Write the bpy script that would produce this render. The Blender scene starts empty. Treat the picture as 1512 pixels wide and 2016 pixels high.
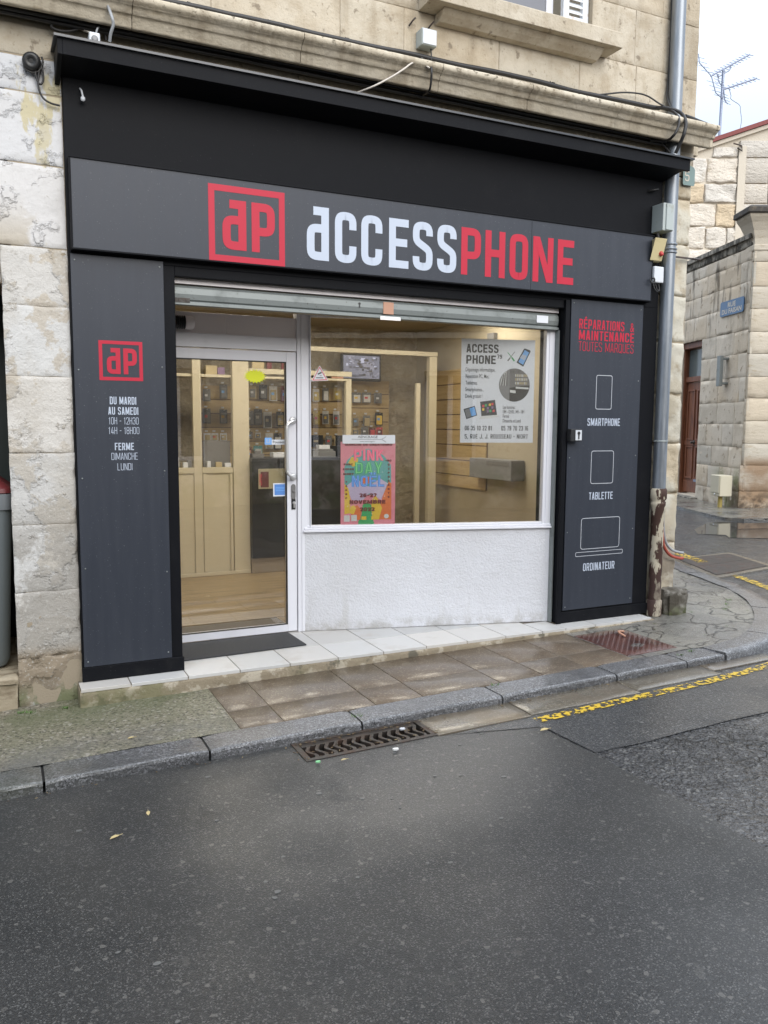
import bpy, math, random
from mathutils import Vector, Matrix, noise
random.seed(7)
S = bpy.context.scene
COL = S.collection
# ---------------------------------------------------------------- camera
FPX, CX, CY = 1600.0, 756.0, 1008.0
CAM = Vector((0.0, -4.87, 1.70))
YAW, PITCH, ROLL = 0.44531331, -0.1076847, 0.00585587
def _basis():
    cy, sy, cp, sp = math.cos(YAW), math.sin(YAW), math.cos(PITCH), math.sin(PITCH)
    f = Vector((sy*cp, cy*cp, sp)); r = Vector((cy, -sy, 0)); u = r.cross(f)
    c, s = math.cos(ROLL), math.sin(ROLL)
    return c*r+s*u, -s*r+c*u, f
RT, UP, FW = _basis()
cam = bpy.data.cameras.new('camera'); cam.sensor_fit = 'VERTICAL'; cam.sensor_height = 36.0
cam.lens = FPX/2016*36; cam.clip_start = .05; cam.clip_end = 600
co = bpy.data.objects.new('camera', cam); COL.objects.link(co)
co.matrix_world = Matrix(((RT.x, UP.x, -FW.x, CAM.x), (RT.y, UP.y, -FW.y, CAM.y), (RT.z, UP.z, -FW.z, CAM.z), (0, 0, 0, 1)))
S.camera = co
# measuring helpers: where a sight line meets a real plane of the place
def ray(px, py): return RT*((px-CX)/FPX) - UP*((py-CY)/FPX) + FW
def at(px, py, Y=0.0):
    d = ray(px, py); return CAM + d*((Y-CAM.y)/d.y)
def atp(px, py, n, c):
    n = Vector(n); d = ray(px, py); return CAM + d*((c-n.dot(CAM))/n.dot(d))
# ---------------------------------------------------------------- sky and sun
SUN_EL, SUN_ROT = math.radians(22), math.radians(174)
W = bpy.data.worlds.new('World'); S.world = W; W.use_nodes = True
nt = W.node_tree; N = nt.nodes; L = nt.links; N.clear()
wo = N.new('ShaderNodeOutputWorld'); bg = N.new('ShaderNodeBackground'); L.new(bg.outputs[0], wo.inputs[0])
sky = N.new('ShaderNodeTexSky'); sky.sky_type = 'NISHITA'; sky.sun_disc = False
sky.sun_elevation = SUN_EL; sky.sun_rotation = SUN_ROT; sky.dust_density = 3; sky.air_density = 1
tc = N.new('ShaderNodeTexCoord'); sep = N.new('ShaderNodeSeparateXYZ'); L.new(tc.outputs['Generated'], sep.inputs[0])
mr = N.new('ShaderNodeMapRange'); mr.inputs['From Min'].default_value = 0.30; mr.inputs['From Max'].default_value = 0.95
L.new(sep.outputs[2], mr.inputs[0])
ramp = N.new('ShaderNodeMix'); ramp.data_type = 'RGBA'
ramp.inputs[6].default_value = (4.15, 4.75, 5.6, 1); ramp.inputs[7].default_value = (13.0, 13.8, 15.0, 1)
L.new(mr.outputs[0], ramp.inputs[0])
cn = N.new('ShaderNodeTexNoise'); cn.inputs['Scale'].default_value = 2.2; cn.inputs['Detail'].default_value = 5
L.new(tc.outputs['Generated'], cn.inputs['Vector'])
cr = N.new('ShaderNodeMapRange'); cr.inputs['From Min'].default_value = .35; cr.inputs['From Max'].default_value = .65
cr.inputs['To Min'].default_value = .95; cr.inputs['To Max'].default_value = 1.04; L.new(cn.outputs[0], cr.inputs[0])
ml = N.new('ShaderNodeMix'); ml.data_type = 'RGBA'; ml.blend_type = 'MULTIPLY'; ml.inputs[0].default_value = 1
L.new(ramp.outputs[2], ml.inputs[6]); L.new(cr.outputs[0], ml.inputs[7])
mx = N.new('ShaderNodeMix'); mx.data_type = 'RGBA'; mx.inputs[0].default_value = .93
L.new(sky.outputs[0], mx.inputs[6]); L.new(ml.outputs[2], mx.inputs[7])
L.new(mx.outputs[2], bg.inputs[0]); bg.inputs[1].default_value = .14
sl = bpy.data.lights.new('sun', 'SUN'); sl.energy = 1.5; sl.angle = math.radians(45); sl.color = (1, .96, .9)
so = bpy.data.objects.new('sun', sl); COL.objects.link(so)
# Sky Texture: rotation 0 puts the sun on +Y, turning clockwise seen from above
sd = Vector((math.sin(SUN_ROT)*math.cos(SUN_EL), math.cos(SUN_ROT)*math.cos(SUN_EL), math.sin(SUN_EL)))
so.rotation_euler = (-sd).to_track_quat('-Z', 'Y').to_euler()
S.view_settings.view_transform = 'Standard'; S.view_settings.look = 'None'
S.view_settings.exposure = .75; S.view_settings.gamma = 1.0
S.cycles.max_bounces = 8; S.cycles.transparent_max_bounces = 12; S.cycles.glossy_bounces = 4
S.cycles.caustics_reflective = False; S.cycles.caustics_refractive = False
# ---------------------------------------------------------------- materials
def _n(nt, t, **kw):
    n = nt.nodes.new(t)
    for k, v in kw.items():
        if k.startswith('i_'):
            n.inputs[k[2:].replace('_', ' ')].default_value = v
        else: setattr(n, k, v)
    return n
def _vec(nt, stretch, warp=0, wscale=3):
    g = _n(nt, 'ShaderNodeNewGeometry'); out = g.outputs['Position']
    if warp:
        w = _n(nt, 'ShaderNodeTexNoise'); w.inputs['Scale'].default_value = wscale; w.inputs['Detail'].default_value = 3
        nt.links.new(out, w.inputs['Vector'])
        s = _n(nt, 'ShaderNodeVectorMath', operation='SCALE'); s.inputs['Scale'].default_value = warp
        nt.links.new(w.outputs['Color'], s.inputs[0])
        a = _n(nt, 'ShaderNodeVectorMath', operation='ADD'); nt.links.new(out, a.inputs[0]); nt.links.new(s.outputs[0], a.inputs[1]); out = a.outputs[0]
    if stretch != (1, 1, 1):
        m = _n(nt, 'ShaderNodeVectorMath', operation='MULTIPLY'); m.inputs[1].default_value = stretch
        nt.links.new(out, m.inputs[0]); out = m.outputs[0]
    return out
def _height(nt, kind, scale, detail, stretch, warp=0, wscale=3, rough=.6):
    v = _vec(nt, stretch, warp, wscale)
    if kind == 'noise':
        t = _n(nt, 'ShaderNodeTexNoise'); t.inputs['Scale'].default_value = scale; t.inputs['Detail'].default_value = detail
        t.inputs['Roughness'].default_value = rough
        nt.links.new(v, t.inputs['Vector']); return t.outputs[0]
    if kind == 'wave':
        t = _n(nt, 'ShaderNodeTexWave'); t.inputs['Scale'].default_value = scale; t.inputs['Distortion'].default_value = detail
        nt.links.new(v, t.inputs['Vector']); return t.outputs[0]
    if kind == 'cell':      # one random value per stone
        t = _n(nt, 'ShaderNodeTexVoronoi'); t.inputs['Scale'].default_value = scale; nt.links.new(v, t.inputs['Vector'])
        q = _n(nt, 'ShaderNodeSeparateColor'); nt.links.new(t.outputs['Color'], q.inputs[0]); return q.outputs[0]
    t = _n(nt, 'ShaderNodeTexVoronoi'); t.inputs['Scale'].default_value = scale
    t.feature = 'DISTANCE_TO_EDGE' if kind == 'crack' else 'F1'
    nt.links.new(v, t.inputs['Vector']); return t.outputs[0]
def mat(name, base, rough=.8, metal=0.0, layers=(), bumps=(), tint=False, spec=.5, emit=None, coat=0, wet=None):
    """layers: (kind, scale, lo, hi, colour or None, opt) mixed over the base one after another;
    bumps: (kind, scale, distance_m, opt)"""
    m = bpy.data.materials.new(name); m.use_nodes = True; nt = m.node_tree; nt.nodes.clear()
    out = _n(nt, 'ShaderNodeOutputMaterial'); b = _n(nt, 'ShaderNodeBsdfPrincipled'); nt.links.new(b.outputs[0], out.inputs[0])
    b.inputs['Metallic'].default_value = metal; b.inputs['Roughness'].default_value = rough
    b.inputs['Specular IOR Level'].default_value = spec; b.inputs['Coat Weight'].default_value = coat
    b.inputs['Coat Roughness'].default_value = .15
    c = _n(nt, 'ShaderNodeRGB'); c.outputs[0].default_value = (*base, 1); cur = c.outputs[0]
    if tint:
        a = _n(nt, 'ShaderNodeAttribute', attribute_name='tint')
        mm = _n(nt, 'ShaderNodeMix', data_type='RGBA', blend_type='MULTIPLY'); mm.inputs[0].default_value = 1
        nt.links.new(cur, mm.inputs[6]); nt.links.new(a.outputs['Color'], mm.inputs[7]); cur = mm.outputs[2]
    rcur = None
    for ly in layers:
        kind, scale, lo, hi, colr = ly[:5]; o = ly[5] if len(ly) > 5 else {}
        h = _height(nt, kind, scale, o.get('detail', 5), o.get('stretch', (1, 1, 1)), o.get('warp', 0), o.get('wscale', 3), o.get('nrough', .6))
        r = _n(nt, 'ShaderNodeMapRange', interpolation_type='SMOOTHSTEP'); r.inputs['From Min'].default_value = lo; r.inputs['From Max'].default_value = hi
        r.inputs['To Max'].default_value = o.get('fac', 1.0)
        if kind == 'crack': r.inputs['To Min'].default_value = o.get('fac', 1.0); r.inputs['To Max'].default_value = 0.0
        nt.links.new(h, r.inputs[0]); f = r.outputs[0]
        for ax, a0, a1 in o.get('where', ()):     # fade in from a0 to a1 along a world axis
            g = _n(nt, 'ShaderNodeNewGeometry'); sp = _n(nt, 'ShaderNodeSeparateXYZ'); nt.links.new(g.outputs['Position'], sp.inputs[0])
            q = _n(nt, 'ShaderNodeMapRange', interpolation_type='SMOOTHSTEP'); q.inputs['From Min'].default_value = min(a0, a1); q.inputs['From Max'].default_value = max(a0, a1)
            if a0 > a1: q.inputs['To Min'].default_value = 1; q.inputs['To Max'].default_value = 0
            nt.links.new(sp.outputs['XYZ'.index(ax)], q.inputs[0])
            k = _n(nt, 'ShaderNodeMath', operation='MULTIPLY'); nt.links.new(f, k.inputs[0]); nt.links.new(q.outputs[0], k.inputs[1]); f = k.outputs[0]
        if colr is not None:
            mm = _n(nt, 'ShaderNodeMix', data_type='RGBA', blend_type=o.get('blend', 'MIX')); nt.links.new(f, mm.inputs[0])
            nt.links.new(cur, mm.inputs[6]); mm.inputs[7].default_value = (*colr, 1); cur = mm.outputs[2]
        if 'rough' in o:
            rm = _n(nt, 'ShaderNodeMix', data_type='FLOAT'); nt.links.new(f, rm.inputs[0])
            if rcur: nt.links.new(rcur, rm.inputs[2])
            else: rm.inputs[2].default_value = rough
            rm.inputs[3].default_value = o['rough']; rcur = rm.outputs[0]
    nt.links.new(cur, b.inputs['Base Color'])
    if rcur: nt.links.new(rcur, b.inputs['Roughness'])
    prev = None
    for bp in bumps:
        kind, scale, dist = bp[:3]; o = bp[3] if len(bp) > 3 else {}
        h = _height(nt, kind, scale, o.get('detail', 4), o.get('stretch', (1, 1, 1)), o.get('warp', 0), o.get('wscale', 3))
        if kind == 'crack' or 'lo' in o:
            r = _n(nt, 'ShaderNodeMapRange', interpolation_type='SMOOTHSTEP'); r.inputs['From Min'].default_value = o.get('lo', 0); r.inputs['From Max'].default_value = o.get('hi', .03)
            nt.links.new(h, r.inputs[0]); h = r.outputs[0]
        bn = _n(nt, 'ShaderNodeBump'); bn.inputs['Distance'].default_value = dist; bn.inputs['Strength'].default_value = o.get('strength', 1)
        nt.links.new(h, bn.inputs['Height'])
        if prev: nt.links.new(prev, bn.inputs['Normal'])
        prev = bn.outputs[0]
    if prev: nt.links.new(prev, b.inputs['Normal'])
    if wet:      # a film of rain water: (how much, its roughness, size of the drier patches, fine ripple in metres)
        wt, wr, ws_, wb = wet[:4]; wf = wet[4] if len(wet) > 4 else 95; b.inputs['Coat Roughness'].default_value = wr; b.inputs['Coat IOR'].default_value = 1.36
        h = _height(nt, 'noise', ws_, 6, (1, 1, 1)); r = _n(nt, 'ShaderNodeMapRange', interpolation_type='SMOOTHSTEP')
        r.inputs['From Min'].default_value = .38; r.inputs['From Max'].default_value = .56; r.inputs['To Min'].default_value = wt*.35; r.inputs['To Max'].default_value = wt
        nt.links.new(h, r.inputs[0]); nt.links.new(r.outputs[0], b.inputs['Coat Weight'])
        h2 = _height(nt, 'noise', wf, 3, (1, 1, 1)); bn = _n(nt, 'ShaderNodeBump'); bn.inputs['Distance'].default_value = wb; nt.links.new(h2, bn.inputs['Height'])
        h3 = _height(nt, 'noise', 5, 3, (1, 1, 1)); bm = _n(nt, 'ShaderNodeBump'); bm.inputs['Distance'].default_value = wb*3; nt.links.new(h3, bm.inputs['Height'])
        nt.links.new(bn.outputs[0], bm.inputs['Normal']); nt.links.new(bm.outputs[0], b.inputs['Coat Normal'])
    if emit:
        b.inputs['Emission Color'].default_value = (*emit[:3], 1); b.inputs['Emission Strength'].default_value = emit[3]
    return m
def glass_mat(name, tint=(.93, .95, .93), base=.05, rough=.0):
    m = bpy.data.materials.new(name); m.use_nodes = True; nt = m.node_tree; nt.nodes.clear()
    out = _n(nt, 'ShaderNodeOutputMaterial'); t = _n(nt, 'ShaderNodeBsdfTransparent'); t.inputs[0].default_value = (*tint, 1)
    g = _n(nt, 'ShaderNodeBsdfGlossy'); g.inputs['Roughness'].default_value = rough
    mixs = _n(nt, 'ShaderNodeMixShader'); ge = _n(nt, 'ShaderNodeNewGeometry')
    d = _n(nt, 'ShaderNodeVectorMath', operation='DOT_PRODUCT'); nt.links.new(ge.outputs['Normal'], d.inputs[0]); nt.links.new(ge.outputs['Incoming'], d.inputs[1])
    ab = _n(nt, 'ShaderNodeMath', operation='ABSOLUTE'); nt.links.new(d.outputs['Value'], ab.inputs[0])
    s = _n(nt, 'ShaderNodeMath', operation='SUBTRACT'); s.inputs[0].default_value = 1; nt.links.new(ab.outputs[0], s.inputs[1])
    p = _n(nt, 'ShaderNodeMath', operation='POWER'); p.inputs[1].default_value = 5; nt.links.new(s.outputs[0], p.inputs[0])
    k = _n(nt, 'ShaderNodeMath', operation='MULTIPLY_ADD'); k.inputs[1].default_value = 1-base; k.inputs[2].default_value = base; nt.links.new(p.outputs[0], k.inputs[0])
    nt.links.new(k.outputs[0], mixs.inputs[0]); nt.links.new(t.outputs[0], mixs.inputs[1]); nt.links.new(g.outputs[0], mixs.inputs[2])
    nt.links.new(mixs.outputs[0], out.inputs[0]); return m
def cutout_mat(name, base, rough, kind_scale, lo, hi, bumps=()):
    """worn paint: a real thin layer with gaps where it has flaked off"""
    m = mat(name, base, rough, bumps=bumps); nt = m.node_tree
    b = [n for n in nt.nodes if n.type == 'BSDF_PRINCIPLED'][0]; out = [n for n in nt.nodes if n.type == 'OUTPUT_MATERIAL'][0]
    h = _height(nt, 'noise', kind_scale, 8, (1, 1, 1), 0)
    r = _n(nt, 'ShaderNodeMapRange'); r.inputs['From Min'].default_value = lo; r.inputs['From Max'].default_value = hi; nt.links.new(h, r.inputs[0])
    t = _n(nt, 'ShaderNodeBsdfTransparent'); x = _n(nt, 'ShaderNodeMixShader')
    nt.links.new(r.outputs[0], x.inputs[0]); nt.links.new(t.outputs[0], x.inputs[1]); nt.links.new(b.outputs[0], x.inputs[2]); nt.links.new(x.outputs[0], out.inputs[0])
    return m
DARK = (.09, .075, .055)
STONE_B = [('noise', 45, .004), ('noise', 220, .0012, {'detail': 3})]
M = {}
M['limestone'] = mat('limestone', (.44, .38, .288), .9, tint=True, layers=[
    ('noise', 1.3, .36, .66, (.52, .465, .375), {'fac': .85}), ('noise', 6, .42, .72, (.345, .28, .195), {'fac': .75, 'detail': 8}),
    ('noise', 2.2, .50, .72, (.27, .215, .145), {'fac': .6, 'stretch': (3.0, 3.0, .4), 'detail': 7}),
    ('noise', 38, .60, .70, (.24, .185, .12), {'fac': .6, 'detail': 6}), ('noise', 13, .60, .68, (.17, .135, .095), {'fac': .75, 'detail': 10}), ('noise', 1.0, .50, .70, (.30, .25, .18), {'fac': .55, 'detail': 9})], bumps=[('noise', 16, .008, {'detail': 8}), ('noise', 70, .003), ('noise', 190, .001)])
M['cornice_stone'] = mat('cornice_stone', (.49, .43, .33), .9, layers=[
    ('noise', 3, .4, .7, (.56, .505, .41), {'fac': .8}), ('noise', 9, .54, .72, (.30, .24, .16), {'fac': .6, 'stretch': (1, 1, 2.0), 'detail': 8}),
    ('noise', 30, .54, .62, (.11, .09, .06), {'fac': .85, 'detail': 6, 'where': (('Z', 3.87, 3.94),)}),
    ('noise', 2.0, .50, .66, (.25, .20, .14), {'fac': .5, 'stretch': (4, 1, .4)})], bumps=[('noise', 26, .006, {'detail': 7}), ('noise', 110, .002)])
M['painted_stone'] = mat('painted_stone', (.56, .55, .53), .82, tint=True, layers=[
    ('noise', 1.9, .47, .66, (.47, .43, .37), {'fac': .8, 'detail': 6}),
    ('noise', 2.3, .525, .545, (.43, .385, .32), {'fac': .75, 'detail': 12, 'nrough': .66}), ('noise', 5.5, .56, .60, (.42, .35, .255), {'fac': .6, 'detail': 10, 'where': (('Z', 1.3, 1.8),)}),
    ('noise', 1.7, .43, .47, (.335, .31, .275), {'fac': .8, 'detail': 12, 'nrough': .68, 'where': (('Z', 1.35, .95),)}),
    ('noise', 2.4, .36, .42, (.28, .22, .15), {'fac': .9, 'detail': 12, 'nrough': .66, 'where': (('Z', .46, .36),)}),
    ('noise', 24, .60, .70, (.27, .235, .19), {'fac': .4, 'detail': 8}), ('noise', 60, .58, .66, (.64, .62, .58), {'fac': .4, 'detail': 4}),
    ('noise', 6, .40, .55, (.115, .14, .06), {'fac': .8, 'where': (('Z', .26, .12),)})],
    bumps=[('noise', 2.3, .006, {'detail': 12, 'lo': .50, 'hi': .55}), ('noise', 24, .008, {'detail': 8}), ('noise', 90, .003, {'detail': 4})])
M['render'] = mat('painted_wall', (.57, .565, .565), .75, tint=True, layers=[
    ('noise', 2.4, .55, .58, (.50, .44, .27), {'fac': .9, 'detail': 10, 'stretch': (1.8, 1, .7)}),
    ('noise', 26, .62, .66, (.33, .30, .25), {'fac': .55, 'detail': 9, 'nrough': .7}), ('noise', 5, .5, .75, (.47, .455, .44), {'fac': .7, 'detail': 8}),
    ('noise', 1.6, .46, .50, (.42, .365, .28), {'fac': .9, 'detail': 12, 'where': (('Z', 2.95, 2.6),)})],
    bumps=[('noise', 6, .008, {'detail': 12, 'lo': .52, 'hi': .60}), ('noise', 26, .005, {'detail': 9})])
M['mortar'] = mat('mortar', (.33, .275, .20), .95, bumps=[('noise', 90, .003)])
M['mortar_white'] = mat('mortar_white', (.50, .47, .42), .95, bumps=[('noise', 60, .004)])
M['black_paint'] = mat('black_paint', (.0075, .008, .010), .55, spec=.09, layers=[
    ('noise', 3, .5, .8, (.012, .0125, .014), {'rough': .58}), ('noise', 120, .70, .76, (.09, .09, .09), {'fac': .5, 'detail': 2}),
    ('noise', 5, .52, .7, (.022, .022, .022), {'fac': .6, 'rough': .65, 'where': (('Z', .42, .22),)})], bumps=[('noise', 9, .0015)])
M['panel_grey'] = mat('panel_grey', (.029, .034, .046), .45, spec=.35, layers=[
    ('noise', 5, .35, .75, (.040, .045, .058), {'stretch': (4, 1, .3), 'rough': .52, 'detail': 7, 'fac': .55}), ('noise', 150, .74, .78, (.25, .25, .25), {'fac': .6, 'detail': 1})], bumps=[('noise', 4, .001)])
M['red_vinyl'] = mat('red_vinyl', (.46, .018, .043), .5, spec=.3)
M['white_vinyl'] = mat('white_vinyl', (.47, .52, .61), .5, spec=.3)
M['thin_line'] = mat('line_vinyl', (.5, .52, .56), .45)
M['pvc'] = mat('white_pvc', (.72, .72, .76), .35, layers=[('noise', 3, .5, .8, (.66, .66, .69), {'stretch': (2, 2, .5)})])
M['pvc_panel'] = mat('pvc_panel', (.80, .75, .76), .3)
M['gasket'] = mat('gasket', (.012, .012, .012), .5)
M['stucco'] = mat('stucco', (.63, .635, .665), .8, layers=[('noise', 1.5, .4, .7, (.58, .58, .60), {'detail': 6}), ('noise', 8, .40, .62, (.30, .28, .24), {'fac': .7, 'detail': 9, 'where': (('Z', .31, .205),)}), ('noise', 2.2, .52, .66, (.46, .45, .43), {'fac': .5, 'detail': 9, 'stretch': (3, 3, .6), 'where': (('Z', .60, .25),)}), ('noise', 4, .55, .8, (.42, .42, .43), {'fac': .6, 'where': (('Z', .34, .2),)})],
    bumps=[('noise', 70, .006, {'detail': 4, 'warp': .03, 'wscale': 14}), ('noise', 13, .006, {'detail': 4})])
M['steel'] = mat('steel', (.74, .73, .72), .34, metal=.85)
M['galvanised'] = mat('galvanised', (.225, .245, .24), .5, metal=.3, layers=[
    ('noise', 6, .5, .7, (.17, .185, .18), {'rough': .62, 'detail': 8}), ('noise', 70, .68, .73, (.07, .06, .05), {'fac': .8, 'detail': 2})])
M['zinc'] = mat('zinc', (.20, .22, .245), .38, metal=.6, layers=[('noise', 5, .4, .7, (.28, .30, .325), {'stretch': (6, 6, .6), 'rough': .5})])
M['rusty_paint'] = mat('rusty_paint', (.055, .026, .018), .75, layers=[
    ('noise', 7, .49, .53, (.52, .46, .35), {'detail': 8, 'stretch': (2.2, 2.2, .8)}),
    ('noise', 3, .3, .6, (.045, .022, .018), {'where': (('Z', .62, .40),)})], bumps=[('noise', 14, .004, {'detail': 8}), ('noise', 150, .001)])
M['tile_white'] = mat('tile_white', (.56, .54, .51), .32, tint=True, layers=[
    ('noise', 5, .5, .8, (.44, .40, .35), {'rough': .5, 'fac': .7}), ('noise', 60, .68, .74, (.35, .31, .26), {'fac': .4})])
M['grout'] = mat('grout', (.16, .135, .105), .9)
M['concrete_rough'] = mat('concrete_rough', (.25, .205, .14), .85, layers=[
    ('noise', 7, .50, .56, (.40, .35, .27), {'detail': 8}), ('noise', 5, .56, .62, (.12, .105, .075), {'detail': 8}),
    ('noise', 4, .45, .6, (.13, .13, .055), {'fac': .6, 'where': (('X', 2.4, .9),)})],
    bumps=[('noise', 12, .014, {'detail': 8}), ('noise', 90, .003)])
M['asphalt_new'] = mat('asphalt_new', (.020, .021, .022), .5, spec=.3, wet=(.95, .14, .7, .0015, 170), layers=[
    ('noise', .8, .42, .60, (.013, .014, .015)), ('noise', 2.3, .50, .70, (.026, .026, .026)), ('noise', .5, .50, .60, (.032, .031, .028), {'detail': 8, 'fac': .7}),
    ('cell', 240, .45, 1.0, (.050, .050, .049), {'fac': .8}), ('cell', 225, .86, .92, (.16, .157, .15), {'fac': .75}), ('cell', 225, .0, .30, (.024, .025, .026), {'fac': .3}), ('cell', 70, .985, .99, (.13, .125, .115), {'fac': .7}),
    ('noise', 9, .70, .73, (.065, .063, .058), {'detail': 3, 'fac': .5})],
    bumps=[('voronoi', 220, .0040, {'strength': .9}), ('noise', 1.5, .010)])
M['asphalt_strip'] = mat('asphalt_strip', (.030, .031, .033), .42, spec=.35, wet=(1.0, .09, 1.1, .0016, 100), layers=[
    ('noise', 1.4, .4, .6, (.024, .025, .027)), ('cell', 170, .5, 1.0, (.065, .065, .065), {'fac': .8}), ('cell', 150, .86, .93, (.17, .168, .16), {'fac': .75})],
    bumps=[('voronoi', 100, .007), ('noise', 2, .008)])
M['asphalt_old'] = mat('asphalt_old', (.040, .041, .044), .35, spec=.4, wet=(1.0, .05, 1.3, .008, 45), layers=[
    ('noise', 1.3, .42, .58, (.028, .029, .032)), ('cell', 75, .5, 1.0, (.080, .080, .082), {'fac': .8}), ('cell', 60, .88, .93, (.17, .168, .16), {'fac': .7}),
    ('crack', 1.25, .003, .016, (.008, .008, .008), {'warp': 1.3, 'wscale': 2.6, 'fac': .8}), ('crack', 6, .01, .05, (.010, .010, .010), {'warp': .6, 'wscale': 7, 'fac': .7})],
    bumps=[('noise', 34, .022, {'detail': 4, 'warp': .04, 'wscale': 12}), ('voronoi', 70, .009), ('crack', 1.25, .02, {'lo': 0, 'hi': .03, 'warp': 1.3, 'wscale': 2.6}), ('crack', 6, .008, {'lo': 0, 'hi': .06, 'warp': .6, 'wscale': 7}), ('noise', 3, .02)])
M['puddle'] = mat('puddle_water', (.035, .036, .038), .03, spec=.6)
M['gutter'] = mat('gutter_stone', (.12, .100, .072), .45, wet=(1, .10, 1.6, .001), tint=True, layers=[
    ('noise', 3, .4, .65, (.12, .105, .08), {'rough': .2}), ('noise', 80, .58, .66, (.28, .25, .2), {'detail': 2, 'fac': .6})],
    bumps=[('noise', 120, .002), ('noise', 4, .006)])
M['granite'] = mat('granite', (.098, .098, .099), .45, wet=(.9, .14, 2, .001), tint=True, layers=[
    ('cell', 150, .45, .9, (.26, .26, .27), {'fac': .9}), ('noise', 140, .56, .63, (.014, .014, .016), {'detail': 2, 'fac': .95}),
    ('noise', 2.5, .45, .7, (.06, .06, .062), {'fac': .65, 'rough': .22}),
    ('noise', 3, .3, .6, (.05, .055, .035), {'fac': .6, 'where': (('X', .6, -.2),)})],
    bumps=[('noise', 70, .006), ('noise', 9, .010)])
M['pave_green'] = mat('pave_green', (.17, .148, .11), .62, wet=(.35, .25, 2, .002), layers=[
    ('noise', 1.4, .40, .60, (.165, .16, .10), {'fac': .8}), ('cell', 95, .45, 1.0, (.30, .265, .205), {'fac': .8}), ('cell', 85, .80, .9, (.045, .042, .03), {'fac': .8}), ('cell', 70, .93, .96, (.40, .37, .32), {'fac': .7}),
    ('noise', 3.5, .42, .62, (.095, .11, .050), {'fac': .6, 'where': (('Y', -.55, -.15),)}),
    ('noise', 1.0, .45, .65, (.13, .13, .125), {'fac': .8, 'rough': .4, 'where': (('Y', -.5, -.85),)})],
    bumps=[('noise', 60, .012), ('voronoi', 80, .005), ('noise', 3, .01)])
M['pave_brown'] = mat('pave_brown', (.110, .078, .049), .50, wet=(.8, .20, 1.8, .00008), tint=True, layers=[
    ('noise', 1.6, .42, .64, (.085, .064, .045), {'rough': .32}), ('cell', 150, .5, 1.0, (.15, .115, .08), {'fac': .6}), ('cell', 130, .88, .94, (.30, .25, .19), {'fac': .6}), ('noise', 90, .58, .64, (.05, .035, .025), {'detail': 3, 'fac': .6}), ('noise', 2.8, .58, .7, (.17, .145, .11), {'fac': .6})],
    bumps=[('noise', 160, .0018), ('noise', 5, .003)])
M['pave_old'] = mat('pave_old', (.145, .138, .122), .45, wet=(1, .07, 1.5, .003), layers=[
    ('noise', 1.6, .42, .6, (.21, .198, .165), {'rough': .5}), ('noise', 1.1, .5, .62, (.11, .112, .115), {'rough': .18, 'fac': .85}),
    ('crack', 2.1, .004, .016, (.02, .02, .018), {'warp': 1.0, 'wscale': 2.2, 'fac': .9}), ('crack', 7, .006, .03, (.06, .058, .05), {'warp': .5, 'wscale': 5, 'fac': .6}), ('noise', 90, .58, .68, (.30, .28, .25), {'detail': 1, 'fac': .6}),
    ('noise', 12, .64, .68, (.06, .10, .02), {'fac': .9})],
    bumps=[('crack', 2.1, .02, {'lo': 0, 'hi': .03, 'warp': 1.0, 'wscale': 2.2}), ('noise', 20, .016, {'detail': 8}), ('noise', 120, .002)])
M['iron_rust'] = mat('iron_rust', (.085, .030, .022), .45, wet=(1, .10, 3, .001), layers=[('noise', 6, .45, .7, (.055, .022, .018), {'rough': .28}), ('noise', 60, .6, .7, (.14, .055, .035), {'fac': .6})], bumps=[('noise', 120, .0008)])
M['iron_dark'] = mat('iron_dark', (.032, .026, .022), .45, layers=[('noise', 12, .45, .7, (.060, .034, .022), {'rough': .6})], bumps=[('noise', 80, .002)])
M['void'] = mat('pit_dark', (.01, .01, .01), .6)
M['rubber'] = mat('rubber_mat', (.028, .029, .032), .7, layers=[('noise', 50, .55, .7, (.06, .058, .055), {'fac': .5})], bumps=[('noise', 300, .001)])
M['cable'] = mat('black_cable', (.018, .017, .017), .5)
M['cable_grey'] = mat('grey_cable', (.30, .31, .32), .5)
M['cable_white'] = mat('white_cable', (.55, .50, .44), .6)
M['box_grey'] = mat('box_grey', (.37, .41, .40), .55, layers=[('noise', 10, .55, .7, (.28, .28, .24), {'fac': .7})])
M['box_cream'] = mat('box_cream', (.58, .50, .28), .55, layers=[('noise', 8, .5, .7, (.46, .38, .20), {'fac': .7})])
M['box_white'] = mat('box_white', (.60, .62, .65), .45, layers=[('noise', 12, .58, .7, (.42, .42, .40), {'fac': .6})])
M['red_plastic'] = mat('red_plastic', (.42, .035, .03), .45)
M['orange_pipe'] = mat('orange_pipe', (.36, .07, .045), .5)
M['bin_grey'] = mat('bin_grey', (.13, .15, .155), .5, layers=[('noise', 20, .6, .7, (.13, .14, .14), {'fac': .6})])
M['bin_rim'] = mat('bin_rim', (.17, .185, .195), .5)
M['bin_lid'] = mat('bin_lid', (.13, .018, .02), .5)
M['enamel_blue'] = mat('enamel_blue', (.045, .12, .24), .3, layers=[('noise', 20, .6, .66, (.12, .07, .04), {'fac': .8})])
M['enamel_text'] = mat('enamel_text', (.55, .50, .42), .5)
M['plate_green'] = mat('plate_green', (.16, .23, .22), .5, layers=[('noise', 14, .55, .62, (.32, .28, .2), {'fac': .7})])
M['old_wood'] = mat('old_wood', (.18, .062, .027), .5, layers=[('noise', 9, .42, .68, (.10, .034, .017), {'stretch': (3, 3, .35)}), ('noise', 30, .6, .7, (.25, .11, .055), {'stretch': (3, 3, .3), 'fac': .5})], bumps=[('noise', 30, .002, {'stretch': (3, 3, .3)})])
M['glass_dark'] = mat('dull_glass', (.10, .125, .13), .12)
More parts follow.
